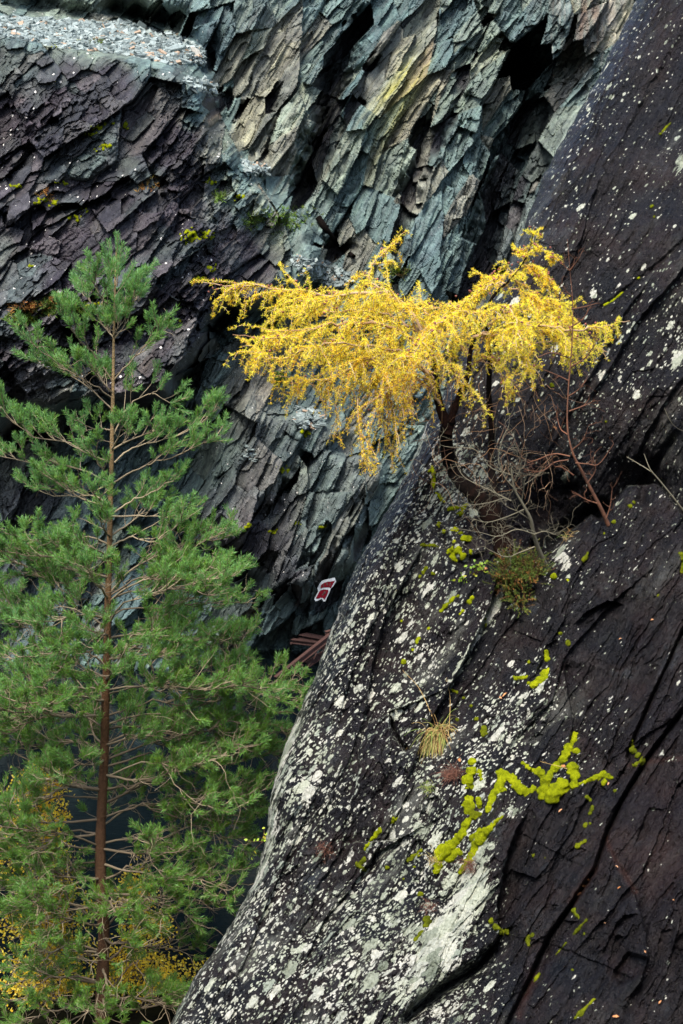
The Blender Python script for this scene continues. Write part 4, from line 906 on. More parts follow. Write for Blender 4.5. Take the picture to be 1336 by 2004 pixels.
hea = thing('heather_bush', SLAB.at(1010., 1120.), 'small round heather bush green and rust growing under the larch trunk', 'heather')
bl = Blades(); stem = MB()
for cx, cy, rx, ry, n in ((1012, 1112, 46, 30, 170), (1000, 1090, 30, 20, 50), (1040, 1120, 25, 24, 60), (985, 1135, 25, 22, 60), (1018, 1158, 26, 26, 70), (1020, 1182, 14, 12, 20), (1045, 1092, 16, 14, 20)):
    for _ in range(n):
        a, r_ = rng.uniform(0, 2 * np.pi), math.sqrt(rng.random()); x, y = cx + rx * .7 * r_ * math.cos(a), cy + ry * .7 * r_ * math.sin(a) + 8
        d = np.array([math.cos(a) * r_ * .9, -.6 - .5 * rng.random(), .75 - .6 * math.sin(a) * r_]) + rv(.25)
        q = arc(SLAB.at(x, y, .02), d, rng.uniform(.09, .22), 8, .2, .12); stem.tube(q, np.linspace(.0028, .0012, 8), 3, rng.random())
        p = along(q, 34)[8:]; p = np.repeat(p, 2, 0); dd = tang(q, 5) + rng.normal(0, .7, (len(p), 3)); dd /= np.linalg.norm(dd, axis=1)[:, None]
        bl.add(p, dd * rng.uniform(.010, .022, (len(p), 1)), .0045, np.clip(rng.normal(rng.choice([.1, .4, .6, .65, .7, .6]), .1, len(p)), 0, 1) if rng.random() > .1 else .95)
stem.build('stems', M_REDTWIG, hea); bl.build('foliage', M_HEATHER, hea)

def tuft(name, x, y, label, cat, n, L, mtl, spread, lean, w=.0022, tlo=0., thi=1.):
    o = SLAB.at(float(x), float(y)); t = thing(name, o, label, cat); nrm = SLAB.nrm(np.array([float(x)]), np.array([float(y)]))[0]
    m = MB()
    for _ in range(n):
        d = nrm * .55 + UP * .5 + rv(spread); p = o + rv(.03); l_ = L * rng.uniform(.5, 1.1)
        q = arc(p, d, l_, 9, lean * rng.uniform(.6, 1.3), .06); m.tube(q, np.linspace(w, w * .3, 9), 3, rng.uniform(tlo, thi))
    m.build('blades', mtl, t); return t
tuft('grass_tuft', 858, 1448, 'straw and green grass tuft hanging over a ledge above the bright moss', 'grass', 480, .34, M_GRASS, .34, 3.6, w=.0042)
tuft('dead_fern', 890, 1520, 'brown withered fern clump just below the straw grass tuft', 'fern', 220, .17, M_FERN, .5, 1.6)
tuft('dead_fern', 922, 1697, 'small brown withered tuft at the lower end of the long moss arm', 'fern', 120, .11, M_FERN, .5, 1.2)
tuft('dead_fern', 842, 1780, 'tiny rusty tuft sitting on top of an olive moss cushion', 'fern', 70, .09, M_FERN, .5, 1.2)
tuft('grass_tuft', 1112, 1052, 'sparse green and orange grass in the hollow left of the spur', 'grass', 50, .14, M_GRASS, .5, 1.2)
tuft('dead_fern', 636, 1665, 'small orange-brown tuft on the narrow ledge near the left rock edge', 'fern', 90, .10, M_FERN, .5, 1.0)
tuft('grass_tuft', 852, 1688, 'small pale grass tuft beside the left end of the thick moss', 'grass', 50, .12, M_GRASS, .6, 1.4)
tuft('grass_tuft', 838, 1545, 'fresh green grass clump below the withered fern', 'grass', 60, .10, M_GRASS, .5, 1.6, tlo=.75)

def sprig(name, x, y, label, cat, leaves, length, tlo, thi, mtl, up=1.):
    o = SLAB.at(float(x), float(y)); t = thing(name, o, label, cat); m = MB(); lv = Blades()
    for k in range(leaves):
        q = arc(o, rv(.8) + np.array([0, -.6, .5 * up]), length * rng.uniform(.3, 1), 6, .4, .25); m.tube(q, np.linspace(.003, .0014, 6), 3, rng.random())
        for p in q[2:]:
            d = rv(1); d = unit(d); lv.add(p[None], d[None] * rng.uniform(.03, .05), .028, rng.uniform(tlo, thi))
    m.build('stems', M_REDTWIG, t); lv.build('leaves', mtl, t, .5)
sprig('bramble_sprig', 938, 1118, 'low green bramble sprig with lime leaves left of the heather bush', 'bramble', 9, .16, .1, .75, M_LEAF)
sprig('bramble_sprig', 905, 1135, 'small trailing green sprig between the moss and the heather bush', 'bramble', 6, .13, .1, .7, M_LEAF)
sprig('leafy_twig', 514, 1648, 'thin twig with a few yellow-green leaves at the rock edge beside the pine', 'twig', 7, .24, .5, .75, M_LEAF)

def leaf(x, y, L, label, tint, sheet=SLAB, group='fallen leaves on the slab', out=.012):
    c = sheet.at(float(x), float(y), out); nrm = sheet.nrm(np.array([float(x)]), np.array([float(y)]))[0]
    u = unit(np.cross(nrm, rv(1))); v = np.cross(nrm, u); L = L * .75; t = np.linspace(-1, 1, 9); w = (1 - t ** 2) ** .8 * .40 * (1 + .25 * np.sin(t * 7))
    mid = c + np.outer(t * L / 2, u) + np.outer((1 - t ** 2) * .006, nrm)
    a = mid + np.outer(w * L / 2, v) + nrm * .006; b = mid - np.outer(w * L / 2, v) + nrm * .006
    co = np.stack([a, mid, b], 1).reshape(-1, 3); co = np.concatenate([co, co - nrm * .0015])
    f = [[i * 3 + j, i * 3 + j + 1, i * 3 + j + 4, i * 3 + j + 3] for i in range(8) for j in range(2)]; f += [[q + 27 for q in r[::-1]] for r in f]
    return tag(mesh_np('fallen_leaf', co, f, M_DEADLEAF, None, {'tint': np.full(len(co), tint)}), label, 'leaf', group)
for x, y, L, lb, tn in ((948, 1113, .085, 'bright orange leaf caught in the bramble left of the heather', .75), (1097, 1587, .060, 'pale brown leaf lying on dark slate below the big moss cushions', .9), (1190, 1534, .045, 'pinkish leaf beside the thin moss trail left of the fissure', 1.),
                    (1276, 1213, .055, 'salmon leaf high on the bare slate at the right', .95), (1214, 1251, .040, 'small buff leaf on slate left of and below the salmon one', 1.), (988, 1360, .075, 'upper orange leaf of the pair on white lichen below the small moss', .7), (980, 1366, .060, 'lower orange leaf of the pair on white lichen', .85),
                    (1103, 1500, .075, 'curled brown leaf lying on top of the big moss mat', .6), (1144, 1735, .085, 'large rust-brown leaf wedged in the long fissure', .35), (1135, 1750, .075, 'dark rusty leaf wedged lower in the long fissure', .2), (1152, 1722, .060, 'brown leaf at the top of the leaf clump in the fissure', .45),
                    (1206, 1697, .040, 'cream leaf fragment along the rusty block edge', 1.), (1212, 1738, .045, 'orange leaf at the point of the rusty block edge', .6), (1262, 1862, .045, 'pink leaf on the right edge of the wedge block', .95), (1318, 1762, .040, 'buff leaf alone on the dark rock at the far right', .9), (900, 1488, .085, 'brown curled leaf in the withered fern', .5),
                    (1086, 838, .075, 'single brown leaf behind the sapling twigs', .4), (1292, 1962, .05, 'small amber leaf at the bottom right', .7), (1205, 1990, .075, 'orange leaf in the notch at the bottom edge', .65), (1184, 1805, .03, 'tiny cream leaf on the wedge block', 1.)):
    leaf(x, y, L, lb, tn)

for pts, lb in (([(845, 1402), (832, 1370), (815, 1340), (790, 1315)], 'long dry straw stem sloping up left above the grass tuft'), ([(877, 1440), (880, 1400), (880, 1360), (872, 1330)], 'upright dry straw stem rising from the grass tuft'), ([(1125, 1510), (1095, 1500), (1062, 1492)], 'thin dry straw lying across the moss mat')):
    k = np.array(pts, float); q = smooth_poly(SLAB.at(k[:, 0], k[:, 1], np.array([.01] + [.07] * (len(k) - 1))), 16); m = MB(); m.tube(q, np.linspace(.0042, .002, 16), 4, .35)
    for e in range(3): m.tube(arc(q[-1 - e], tang(q, 12) + rv(.5), .03, 4), .0018, 3, .3)
    tag(m.build('dry_stem', M_GRASS), lb, 'dry stem')

# ------------------------------------------------------------------ moss cushions
import bmesh
ICO = {}
for sub in (2, 3, 4):
    bm_ = bmesh.new(); bmesh.ops.create_icosphere(bm_, subdivisions=sub, radius=1); bm_.verts.ensure_lookup_table()
    ICO[sub] = (np.array([v.co[:] for v in bm_.verts]), np.array([[v.index for v in f.verts] for f in bm_.faces])); bm_.free()
def lumps(pts, sheet=SLAB, base=.62):
    """overlapping cushions along a chain of (px, py, radius px)"""
    V, Fc, T, n = [], [], [], 0
    for i, (x, y, r) in enumerate(pts):
        nx = pts[i + 1] if i + 1 < len(pts) else None; steps = 1
        if nx: steps = max(1, int(math.hypot(nx[0] - x, nx[1] - y) / (.48 * (r + nx[2]))))
        for k in range(steps):
            t = k / steps; X_ = x + (nx[0] - x) * t if nx else x; Y_ = y + (nx[1] - y) * t if nx else y; rr = (r + (nx[2] - r) * t) if nx else r
            for e in range(1 + 2 * (rr > 4) + 2 * (rr > 8)):
                xx, yy = X_ + rng.normal(0, .33 * rr) * (e > 0), Y_ + rng.normal(0, .33 * rr) * (e > 0); rp = rr * (rng.uniform(.85, 1.15) if e == 0 else rng.uniform(.4, .8))
                Yd = float(sheet.Y(xx, yy)); R_ = rp * Yd / F; nr = sheet.nrm(np.array([xx]), np.array([yy]), 10)[0]; nr = unit(nr + np.array([0, -.25, .2]))
                co, fc = ICO[3 if rp < 9 else 4]; sc = rng.uniform(.85, 1.15, 3); ph = rng.uniform(0, 9, 3)
                wob = 1 + .09 * np.sin(co[:, 0] * 4 + ph[0]) * np.sin(co[:, 1] * 4 + ph[1]) + .06 * np.sin(co[:, 2] * 7 + ph[2]) + rng.normal(0, .03, len(co))
                q = co * sc * (R_ * wob)[:, None]; q = q - np.outer((q @ nr) * .25, nr)
                V.append(q + P(xx, yy, Yd) - nr * R_ * .05); Fc.append(fc + n); n += len(co)
                T.append(np.clip(base + rng.normal(0, .10) + .22 * (co @ nr) - .1 + rng.normal(0, .06, len(co)), 0, 1))
    return np.concatenate(V), np.concatenate(Fc), np.concatenate(T)
def fuse(o, vox):
    """melt overlapping lumps into one continuous cushion with a velvety, uneven surface"""
    r_ = o.modifiers.new('fuse', 'REMESH'); r_.mode = 'VOXEL'; r_.voxel_size = vox; r_.use_smooth_shade = True
    sm_ = o.modifiers.new('soften', 'SMOOTH'); sm_.factor = .6; sm_.iterations = 3
    d_ = o.modifiers.new('fuzz', 'DISPLACE'); d_.texture = FUZZ; d_.texture_coords = 'LOCAL'; d_.strength = .022; d_.mid_level = .55
FUZZ = bpy.data.textures.new('fuzz', 'CLOUDS'); FUZZ.noise_scale = .045; FUZZ.noise_depth = 3
def moss_material(name, lo, mid, hi):
    m, n, l, b = mat(name); tc = N(n, 'TexCoord').outputs['Object']
    a_ = noise(n, l, tc, 7, 5, .65); f_ = noise(n, l, tc, 150, 3, .7)
    r_ = ramp(n, [(.30, lo), (.5, mid), (.68, hi)]); l.new(a_.outputs[0], r_.inputs[0])
    r2 = ramp(n, [(.3, (.45, .45, .45)), (.65, (1.35, 1.35, 1.35))]); l.new(f_.outputs[0], r2.inputs[0])
    l.new(mixc(n, l, .85, r_.outputs[0], r2.outputs[0], 'MULTIPLY'), b.inputs['Base Color']); b.inputs['Roughness'].default_value = 1; b.inputs['Specular IOR Level'].default_value = .05
    
    l.new(bumpn(n, l, f_.outputs[0], 1., .012), b.inputs['Normal']); return m
M_MOSS_B = moss_material('bright cushion moss', (.075, .088, .003), (.165, .190, .003), (.27, .29, .006))
M_MOSS_D = moss_material('olive cushion moss', (.035, .042, .003), (.085, .100, .004), (.15, .165, .005))
def moss(label, *chains, base=.62):
    """one moss growth; where it is broken into separate cushions each is a part of it"""
    root = None
    if len(chains) > 1: root = thing('moss_patch', SLAB.at(float(chains[0][0][0]), float(chains[0][0][1])), label, 'moss', 'moss cushions on the slab')
    for c in chains:
        v, f, t = lumps(c, SLAB, base); o = mesh_np('moss_cushion', v, f, M_MOSS_B if base > .52 else M_MOSS_D, root, None, True); fuse(o, .0065)
        if root is None: tag(o, label, 'moss', 'moss cushions on the slab')
moss('chain of rounded yellow-green moss right of the withered fern', [(924, 1491, 9), (922, 1509, 11), (915, 1526, 11), (922, 1540, 9)], [(938, 1510, 6), (942, 1525, 6)])
moss('thick winding band of moss widening into fat cushions above the small pale grass tuft', [(920, 1566, 9), (927, 1580, 7)], [(914, 1562, 9), (918, 1588, 10), (930, 1596, 10), (916, 1606, 9), (907, 1621, 8), (900, 1638, 9), (884, 1655, 13), (866, 1667, 15), (858, 1680, 12), (856, 1698, 9)], [(895, 1668, 11), (880, 1680, 9)], [(938, 1578, 6), (936, 1565, 7)])
moss('long slanting moss arm tapering up to a point beside white lichen', [(984, 1597, 3), (970, 1608, 5), (958, 1621, 8), (944, 1636, 9), (932, 1653, 10), (924, 1672, 10), (912, 1690, 8), (900, 1708, 5)], [(938, 1625, 6), (925, 1640, 8)])
moss('zigzag of olive moss crossing the slate left of the big mat', [(957, 1584, 8), (963, 1562, 9), (976, 1540, 9), (984, 1521, 10), (979, 1511, 9), (1004, 1526, 9), (1014, 1542, 10), (1030, 1553, 9), (1044, 1543, 7)], [(988, 1545, 5), (975, 1552, 4)])
moss('big irregular moss mat with a diagonal tail reaching up right', [(1023, 1494, 4), (1040, 1507, 5), (1060, 1514, 9), (1068, 1528, 12), (1064, 1548, 12), (1060, 1560, 9)], [(1075, 1520, 11), (1088, 1504, 12), (1102, 1487, 11), (1113, 1465, 9), (1123, 1450, 8), (1125, 1436, 5)])
moss('largest smooth bright green moss cushion at the foot of the mat', [(1080, 1557, 16), (1090, 1545, 15), (1100, 1535, 15), (1108, 1543, 10)])
moss('pair of plump green moss cushions right of the big mat', [(1120, 1502, 13), (1126, 1520, 11), (1123, 1536, 9)], [(1128, 1470, 7)])
moss('thin moss trail running right towards the long fissure', [(1136, 1534, 5), (1150, 1528, 6), (1163, 1523, 7), (1180, 1516, 10), (1196, 1522, 5)], [(1182, 1528, 5), (1180, 1540, 3)])
moss('moss lumps inside the notch of the long fissure', [(1236, 1450, 4), (1237, 1466, 7), (1248, 1478, 6)], [(1246, 1497, 8), (1256, 1490, 8)], base=.45)
moss('bright cushions of moss on the lichened crest above the pair of orange leaves', [(1044, 1340, 9), (1057, 1330, 10), (1070, 1316, 9)], [(1069, 1278, 6), (1071, 1290, 6)], [(1010, 1328, 5), (1030, 1325, 6)], [(1035, 1296, 5)], [(1034, 1337, 5)])
moss('double dot of moss on lichened rock above the fern', [(947, 1424, 6), (947, 1438, 8)], base=.4)
moss('small dark moss beads in a line above the grass tuft', [(882, 1350, 4), (895, 1356, 5)], [(907, 1366, 4)], [(922, 1382, 4)], [(932, 1407, 6)], [(894, 1407, 5)], base=.3)
moss('row of separate small moss tufts descending below the thin moss trail', [(1148, 1560, 5), (1155, 1566, 5)], [(1158, 1584, 6), (1155, 1592, 5)], [(1146, 1616, 6), (1154, 1612, 4)], [(1130, 1656, 7), (1144, 1646, 6)], [(1203, 1548, 5)], base=.45)
moss('two tiny moss dots on bare slate below the zigzag', [(1044, 1674, 5)], [(1066, 1679, 3)], base=.4)
moss('egg-shaped olive moss cushion on white lichen with a short tail', [(836, 1800, 10), (832, 1812, 8)], [(826, 1824, 5), (814, 1838, 5)], base=.5)
moss('dark green moss cluster at the edge of the overhang', [(962, 1803, 7), (970, 1815, 9), (978, 1824, 7), (992, 1823, 7)], base=.4)
moss('hooked moss tuft on dark slate right of the overhang', [(1042, 1830, 5), (1034, 1838, 7), (1034, 1850, 4)], base=.45)
moss('green moss streaks on the wedge block under the fissure', [(1122, 1783, 6), (1132, 1796, 4)], [(1147, 1800, 3), (1135, 1815, 5), (1124, 1828, 4)], [(1108, 1845, 3), (1086, 1870, 2)], [(1143, 1828, 4)], base=.5)
moss('slanting moss streaks near the bottom edge', [(1054, 1908, 6), (1046, 1920, 4)], [(1163, 1955, 4), (1150, 1968, 4), (1134, 1985, 7), (1126, 1992, 5)], [(1120, 1898, 3)], base=.5)
moss('dotted line of moss climbing the lichened rock left of the thick band', [(774, 1602, 6), (765, 1610, 5)], [(744, 1625, 7), (735, 1634, 6), (724, 1646, 4), (714, 1662, 4)], base=.6)
moss('ragged moss patch in the dark hollow below the dotted line', [(712, 1683, 6), (700, 1694, 5), (714, 1704, 5)], [(697, 1690, 4)], [(758, 1697, 5)], base=.45)
moss('dark green moss spots left of the thick band', [(800, 1683, 7), (812, 1674, 6), (824, 1664, 5)], [(810, 1697, 4)], [(820, 1750, 6)], [(790, 1720, 4)], base=.35)
moss('vertical moss string on lichened rock left of the larch foot', [(845, 912, 4), (849, 926, 5), (848, 942, 5), (848, 956, 3)], [(853, 965, 4), (862, 974, 5), (868, 982, 4)], [(840, 922, 4)])
moss('forked lime moss just left of the larch roots', [(880, 996, 6), (892, 994, 6)], [(901, 1005, 7), (906, 994, 6), (914, 988, 4)])
moss('lumpy lime moss left of the bramble sprig', [(892, 1037, 6), (902, 1044, 7), (908, 1054, 8), (916, 1054, 8)], [(884, 1038, 5)], [(869, 1040, 5)], [(860, 1024, 5), (858, 1030, 4)], [(888, 1060, 5)])
moss('round bunch of plump moss balls between lichen spots left of the larch', [(885, 1092, 11)], [(878, 1080, 7), (886, 1074, 7), (896, 1076, 8)], [(904, 1090, 7), (900, 1082, 5)], [(921, 1080, 6)])
moss('flat dark yellow moss strip at the left above the moss balls', [(824, 1067, 4), (836, 1068, 4), (848, 1067, 5), (857, 1070, 3)], [(828, 1120, 5), (833, 1112, 5)], [(822, 1128, 4)], [(846, 1122, 5)], base=.38)
moss('slim slanting moss finger below the bramble sprig', [(862, 1196, 4), (872, 1186, 5), (882, 1176, 5), (888, 1168, 4)], base=.75)
moss('short fat moss finger right of the slim one', [(918, 1178, 6), (924, 1170, 6)], [(906, 1195, 4), (900, 1202, 4)], [(896, 1166, 4)], base=.65)
moss('lone moss drops on the lichened rock low at the left', [(816, 1256, 6), (820, 1250, 5)], [(808, 1272, 5)], [(838, 1230, 4)], [(790, 1296, 6)], [(786, 1216, 4)], base=.55)
moss('pair of moss buttons on the spur right of the heather bush', [(1083, 1128, 7)], [(1111, 1136, 5)], base=.6)
moss('dark moss beads down the crest below the heather bush', [(950, 1212, 4)], [(951, 1224, 5)], [(1096, 1240, 5)], [(1111, 1258, 6)], base=.35)
moss('moss streak and dabs on the crown of the spur', [(1150, 1082, 3), (1142, 1096, 5)], [(1234, 990, 6), (1240, 984, 4)], [(1202, 1021, 5)], [(1182, 1045, 4)], [(1288, 1166, 4)], base=.5)
moss('dark moss hanging at the right edge of the rock', [(1333, 1085, 6), (1334, 1100, 6), (1335, 1118, 6)], base=.4)
moss('thin moss line in a slanting crack right of the larch crown', [(1182, 597, 4), (1194, 592, 3), (1205, 584, 4), (1218, 573, 3)], [(1249, 544, 5)], base=.55)
moss('yellow moss line high in a crack near the right edge', [(1292, 262, 4), (1300, 254, 4), (1312, 240, 3)], [(1274, 404, 5)], [(1280, 424, 4)], [(1080, 754, 5)], [(1186, 825, 4)], base=.5)

# ------------------------------------------------------------------ life and debris on the quarry face
def cliff_moss():
    V, Fc, T, n = [], [], [], 0
    for x, y, r, c in ((192, 248, 10, 5), (200, 290, 8, 4), (178, 262, 5, 3), (245, 245, 8, 4), (85, 392, 9, 4), (110, 400, 7, 4), (145, 425, 8, 5), (165, 410, 6, 3), (120, 358, 6, 3), (375, 458, 16, 9), (362, 472, 8, 4), (400, 462, 8, 4), (470, 384, 7, 4), (410, 355, 6, 3), (185, 597, 12, 7), (50, 625, 10, 6), (150, 605, 10, 6),
                       (415, 525, 6, 3), (395, 545, 6, 3), (560, 920, 8, 4), (580, 1024, 4, 2), (490, 1030, 8, 3), (535, 1040, 6, 3), (340, 630, 6, 3), (545, 745, 10, 5), (630, 1030, 5, 2), (770, 530, 8, 4), (60, 520, 5, 3), (30, 365, 6, 3), (600, 848, 8, 4), (205, 95, 8, 3), (160, 82, 6, 3), (110, 88, 6, 3), (340, 72, 6, 3)):
        for _ in range(c * 3):
            v, f, t = lumps([(x + rng.normal(0, r), y + rng.normal(0, r * .4), rng.uniform(1.6, 4.5))], CLIFF, rng.uniform(.3, .75)); V.append(v); Fc.append(f + n); T.append(t); n += len(v)
    tag(mesh_np('moss', np.concatenate(V), np.concatenate(Fc), M_MOSS_B, None, None, True), kind='stuff'); fuse(bpy.data.objects['moss'], .014)
cliff_moss()
bl = Blades(); tn = []
for cx, cy, rx, ry, n, lo, hi in ((50, 602, 26, 10, 70, .85, 1), (110, 600, 30, 14, 200, .3, .8), (120, 595, 18, 8, 120, .9, 1), (45, 622, 22, 8, 120, .4, .8), (165, 608, 26, 10, 140, .5, .8), (190, 85, 14, 6, 60, .05, .7), (495, 432, 16, 12, 60, .3, .75), (560, 430, 40, 20, 140, .3, .7), (775, 530, 22, 10, 120, .1, .6), (430, 385, 10, 8, 40, .3, .7), (290, 360, 24, 16, 16, .8, 1), (85, 380, 20, 10, 16, .8, 1), (545, 740, 14, 10, 70, .4, .7)):
    x, y = cx + rng.normal(0, rx * .6, n), cy + rng.normal(0, ry * .6, n); p = CLIFF.at(x, y, .02); p = np.repeat(p, 6, 0); d = rng.normal(size=(n * 6, 3)) + [0, -.5, .6]; d /= np.linalg.norm(d, axis=1)[:, None]
    bl.add(p, d * rng.uniform(.05, .13, (n * 6, 1)), .02, np.repeat(rng.uniform(lo, hi, n), 6))
tag(bl.build('ferns', M_HEATHER), kind='stuff')

def chips(name, regions):
    V, Fc, T, n = [], [], [], 0
    cube = np.array([[x, y, z] for x in (-.5, .5) for y in (-.5, .5) for z in (-.5, .5)]); fc = np.array([[0, 1, 3, 2], [4, 6, 7, 5], [0, 4, 5, 1], [2, 3, 7, 6], [0, 2, 6, 4], [1, 5, 7, 3]])
    for poly, cnt, s0, s1 in regions:
        poly = np.array(poly, float); x = rng.uniform(poly[:, 0].min(), poly[:, 0].max(), cnt * 4); y = rng.uniform(poly[:, 1].min(), poly[:, 1].max(), cnt * 4)
        ok = inpoly(x, y, [tuple(q) for q in poly]); x, y = x[ok][:cnt], y[ok][:cnt]; c = CLIFF.at(x, y, .03)
        for p in c:
            s_ = rng.uniform(s0, s1) * rng.uniform(.6, 1.4); q = cube * [s_, s_ * rng.uniform(.5, .9), s_ * rng.uniform(.12, .4)]; q = q * rng.uniform(.75, 1.25, q.shape)
            M = np.array(Quaternion(unit(rv(1)), rng.normal(0, .8)).to_matrix()); V.append(q @ M.T + p); Fc.append(fc + n); n += 8; T.append(np.full(8, np.clip(rng.normal(.52, .2), 0, .85) if rng.random() > .05 else 1))
    tag(mesh_np(name, np.concatenate(V), np.concatenate(Fc), M_SCREE, None, {'tint': np.concatenate(T)}), kind='stuff')
chips('scree', [([(-60, 35), (0, 32), (120, 38), (250, 45), (340, 65), (395, 95), (400, 125), (330, 125), (240, 106), (110, 92), (0, 70), (-60, 50)], 3000, .07, .16),
                ([(570, 500), (640, 515), (680, 535), (690, 560), (630, 562), (590, 540)], 420, .06, .15), ([(572, 795), (625, 800), (645, 830), (600, 842), (575, 830)], 150, .06, .14), ([(470, 315), (520, 320), (530, 345), (480, 340)], 90, .06, .14), ([(355, 150), (425, 160), (440, 190), (370, 180)], 60, .08, .2), ([(480, 870), (500, 880), (500, 905), (470, 900)], 30, .05, .1)])

def loose_slab(x, y, sx, sy, sz, rot, label, tint):
    c = CLIFF.at(float(x), float(y), sz * .4 + .12); bm_ = bmesh.new()
    k = 7; a = np.sort(rng.uniform(0, 2 * np.pi, k)); vs = [bm_.verts.new((sx / 2 * math.cos(t) * rng.uniform(.8, 1.15), sy / 2 * math.sin(t) * rng.uniform(.8, 1.15), 0)) for t in a]
    f = bm_.faces.new(vs); r_ = bmesh.ops.extrude_face_region(bm_, geom=[f]); bmesh.ops.translate(bm_, verts=[v for v in r_['geom'] if isinstance(v, bmesh.types.BMVert)], vec=(0, 0, sz))
    bmesh.ops.recalc_face_normals(bm_, faces=bm_.faces); bmesh.ops.bevel(bm_, geom=bm_.edges[:], offset=.012, segments=1, affect='EDGES')
    me = bpy.data.meshes.new('loose_slab'); bm_.to_mesh(me); bm_.free(); at_ = me.attributes.new('tint', 'FLOAT', 'POINT'); at_.data.foreach_set('value', np.full(len(me.vertices), tint, np.float32)); me.materials.append(M_SCREE)
    o = bpy.data.objects.new('loose_slab', me); COL.objects.link(o); o.location = c; o.rotation_euler = [R(q) for q in rot]; tag(o, label, 'stone slab', 'loose slabs on the scree ledge')
loose_slab(380, 103, .36, .26, .05, (58, 25, 20), 'pale whitish slab at the right end of the scree ledge', .92)
loose_slab(342, 99, .50, .30, .07, (40, -14, 10), 'grey-green slab lying left of the pale one on the scree', .5)
loose_slab(360, 122, .30, .22, .06, (35, 10, 40), 'small flat grey slab below the pale one', .7)
loose_slab(322, 68, .34, .24, .07, (30, 5, -20), 'dull grey slab at the back of the scree ledge', .45)

lg = MB(); k = P([622, 640, 660, 676, 692], [425, 452, 476, 490, 502], CLIFF.Y(np.array([622., 640, 660, 676, 692]), np.array([425., 452, 476, 490, 502])) - .15)
lg.tube(smooth_poly(k, 24), np.linspace(.075, .05, 24) * (1 + .12 * rng.uniform(-1, 1, 24)), 8, .3); tag(lg.build('dead_branch', M_LARCHBARK), 'dark fallen branch curving down the quarry face above the larch', 'branch')

# ------------------------------------------------------------------ painted marks low on the face
def prism(name, pts, mtl, parent, depth0, thick, tint=.5):
    k = [(600 + x / 19.086, 1120 + y / 19.086) for x, y in pts]; sl = lambda x, y: depth0 + (x - 632) * .004 - (y - 1152) * .004
    a = np.array([P(x, y, sl(x, y)) for x, y in k]); b_ = a + [0, thick, 0]; bm_ = bmesh.new()
    va = [bm_.verts.new(q) for q in a]; vb = [bm_.verts.new(q) for q in b_]; bm_.faces.new(va); bm_.faces.new(vb[::-1]); n_ = len(va)
    for i in range(n_): bm_.faces.new((va[i], vb[i], vb[(i + 1) % n_], va[(i + 1) % n_]))
    bmesh.ops.triangulate(bm_, faces=bm_.faces[:]); bmesh.ops.recalc_face_normals(bm_, faces=bm_.faces)
    me = bpy.data.meshes.new(name); bm_.to_mesh(me); bm_.free(); at_ = me.attributes.new('tint', 'FLOAT', 'POINT'); at_.data.foreach_set('value', np.full(len(me.vertices), tint, np.float32)); me.materials.append(mtl)
    o = bpy.data.objects.new(name, me); COL.objects.link(o); o.parent = parent; o.matrix_parent_inverse = Matrix.Translation(-parent.location); return o
gx_, gy_ = np.meshgrid(np.arange(614, 660, 3.), np.arange(1128, 1182, 3.)); d0 = float(np.min(CLIFF.Y(gx_, gy_) - (gx_ - 632) * .004 + (gy_ - 1152) * .004)) - .02
ps = thing('painted_sign', P(632, 1152, d0), 'red sign with white outline in two panels low on the quarry face', 'sign')
prism('border', [(400, 600), (470, 440), (560, 330), (740, 275), (900, 240), (1050, 205), (1090, 350), (980, 520), (890, 620), (830, 780), (760, 930), (690, 1085), (620, 1085), (560, 985), (470, 1030), (330, 1090), (285, 1000), (370, 830), (430, 720)], M_WHITEPAINT, ps, d0, .05)
prism('upper_panel', [(505, 600), (530, 480), (640, 395), (780, 350), (900, 345), (1060, 310), (1000, 400), (890, 600), (850, 555), (700, 555), (600, 570)], M_REDPAINT, ps, d0 - .012, .03)
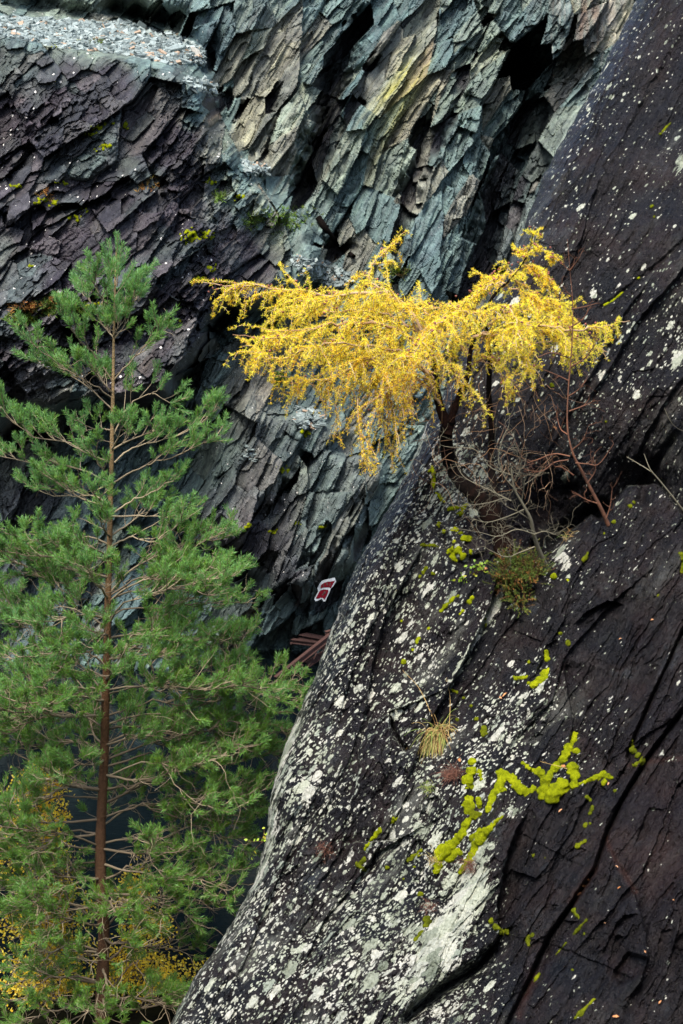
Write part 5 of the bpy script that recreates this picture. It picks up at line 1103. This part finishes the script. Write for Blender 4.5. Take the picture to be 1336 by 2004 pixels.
prism('lower_panel', [(340, 970), (410, 830), (480, 700), (560, 655), (650, 640), (800, 655), (810, 720), (740, 880), (660, 1030), (600, 950), (530, 940), (430, 980)], M_REDPAINT, ps, d0 - .012, .03)
for k in ([(610, 800), (650, 700), (710, 710), (690, 800)], [(560, 860), (580, 800), (640, 815), (610, 870)]): prism('mark', k, M_RUST, ps, d0 - .02, .02, .0)
for k in ([(600, 470), (640, 430), (650, 540), (630, 545)], [(730, 460), (745, 380), (775, 380), (790, 470), (760, 500)], [(840, 520), (870, 400), (900, 400), (880, 520)]): prism('mark', k, M_RUST, ps, d0 - .02, .02, .0)

# ------------------------------------------------------------------ collapsed rusty ironwork at the water
ir = thing('iron_frame', P(600, 1300, 42.6), 'collapsed rusty iron frame by the water at the foot of the face', 'iron frame')
def beam(name, a, b, Ya, Yb, w, h, tint):
    p, q = P(*a, Ya), P(*b, Yb); t = unit(q - p); s_ = unit(np.cross(t, UP)); u = np.cross(s_, t); L = np.linalg.norm(q - p)
    M = np.stack([t, s_, u], 1); m = MB(); c = (p + q) / 2
    m.box(c + u * (h / 2 - .008), L, w, .016, M, tint); m.box(c - u * (h / 2 - .008), L, w, .016, M, tint); m.box(c, L, .016, h - .034, M, tint)       # rolled I section
    return m.build(name, M_RUST, ir, False)
beam('main_beam', (540, 1329), (655, 1238), 42.4, 43.2, .11, .12, .6)
beam('cross_beam', (572, 1254), (646, 1263), 43.8, 43.4, .16, .09, .4)
beam('deck_plate', (592, 1244), (646, 1254), 44.0, 43.6, .30, .09, .35)
beam('cross_beam', (600, 1301), (655, 1266), 42.9, 43.4, .10, .11, .5)
beam('cross_beam', (616, 1267), (650, 1269), 43.0, 43.1, .07, .06, .9)
beam('cross_beam', (575, 1305), (592, 1303), 42.5, 42.6, .08, .06, .8)
beam('cross_beam', (568, 1259), (600, 1256), 43.8, 43.8, .06, .04, 1.)
beam('top_beam', (637, 1239), (660, 1233), 43.2, 43.3, .12, .08, .9)
m = MB(); m.tube(smooth_poly(P([614, 618, 615], [1290, 1278, 1266], [42.9, 42.9, 43.0]), 10), .022, 6, .5); m.build('brace', M_RUST, ir)
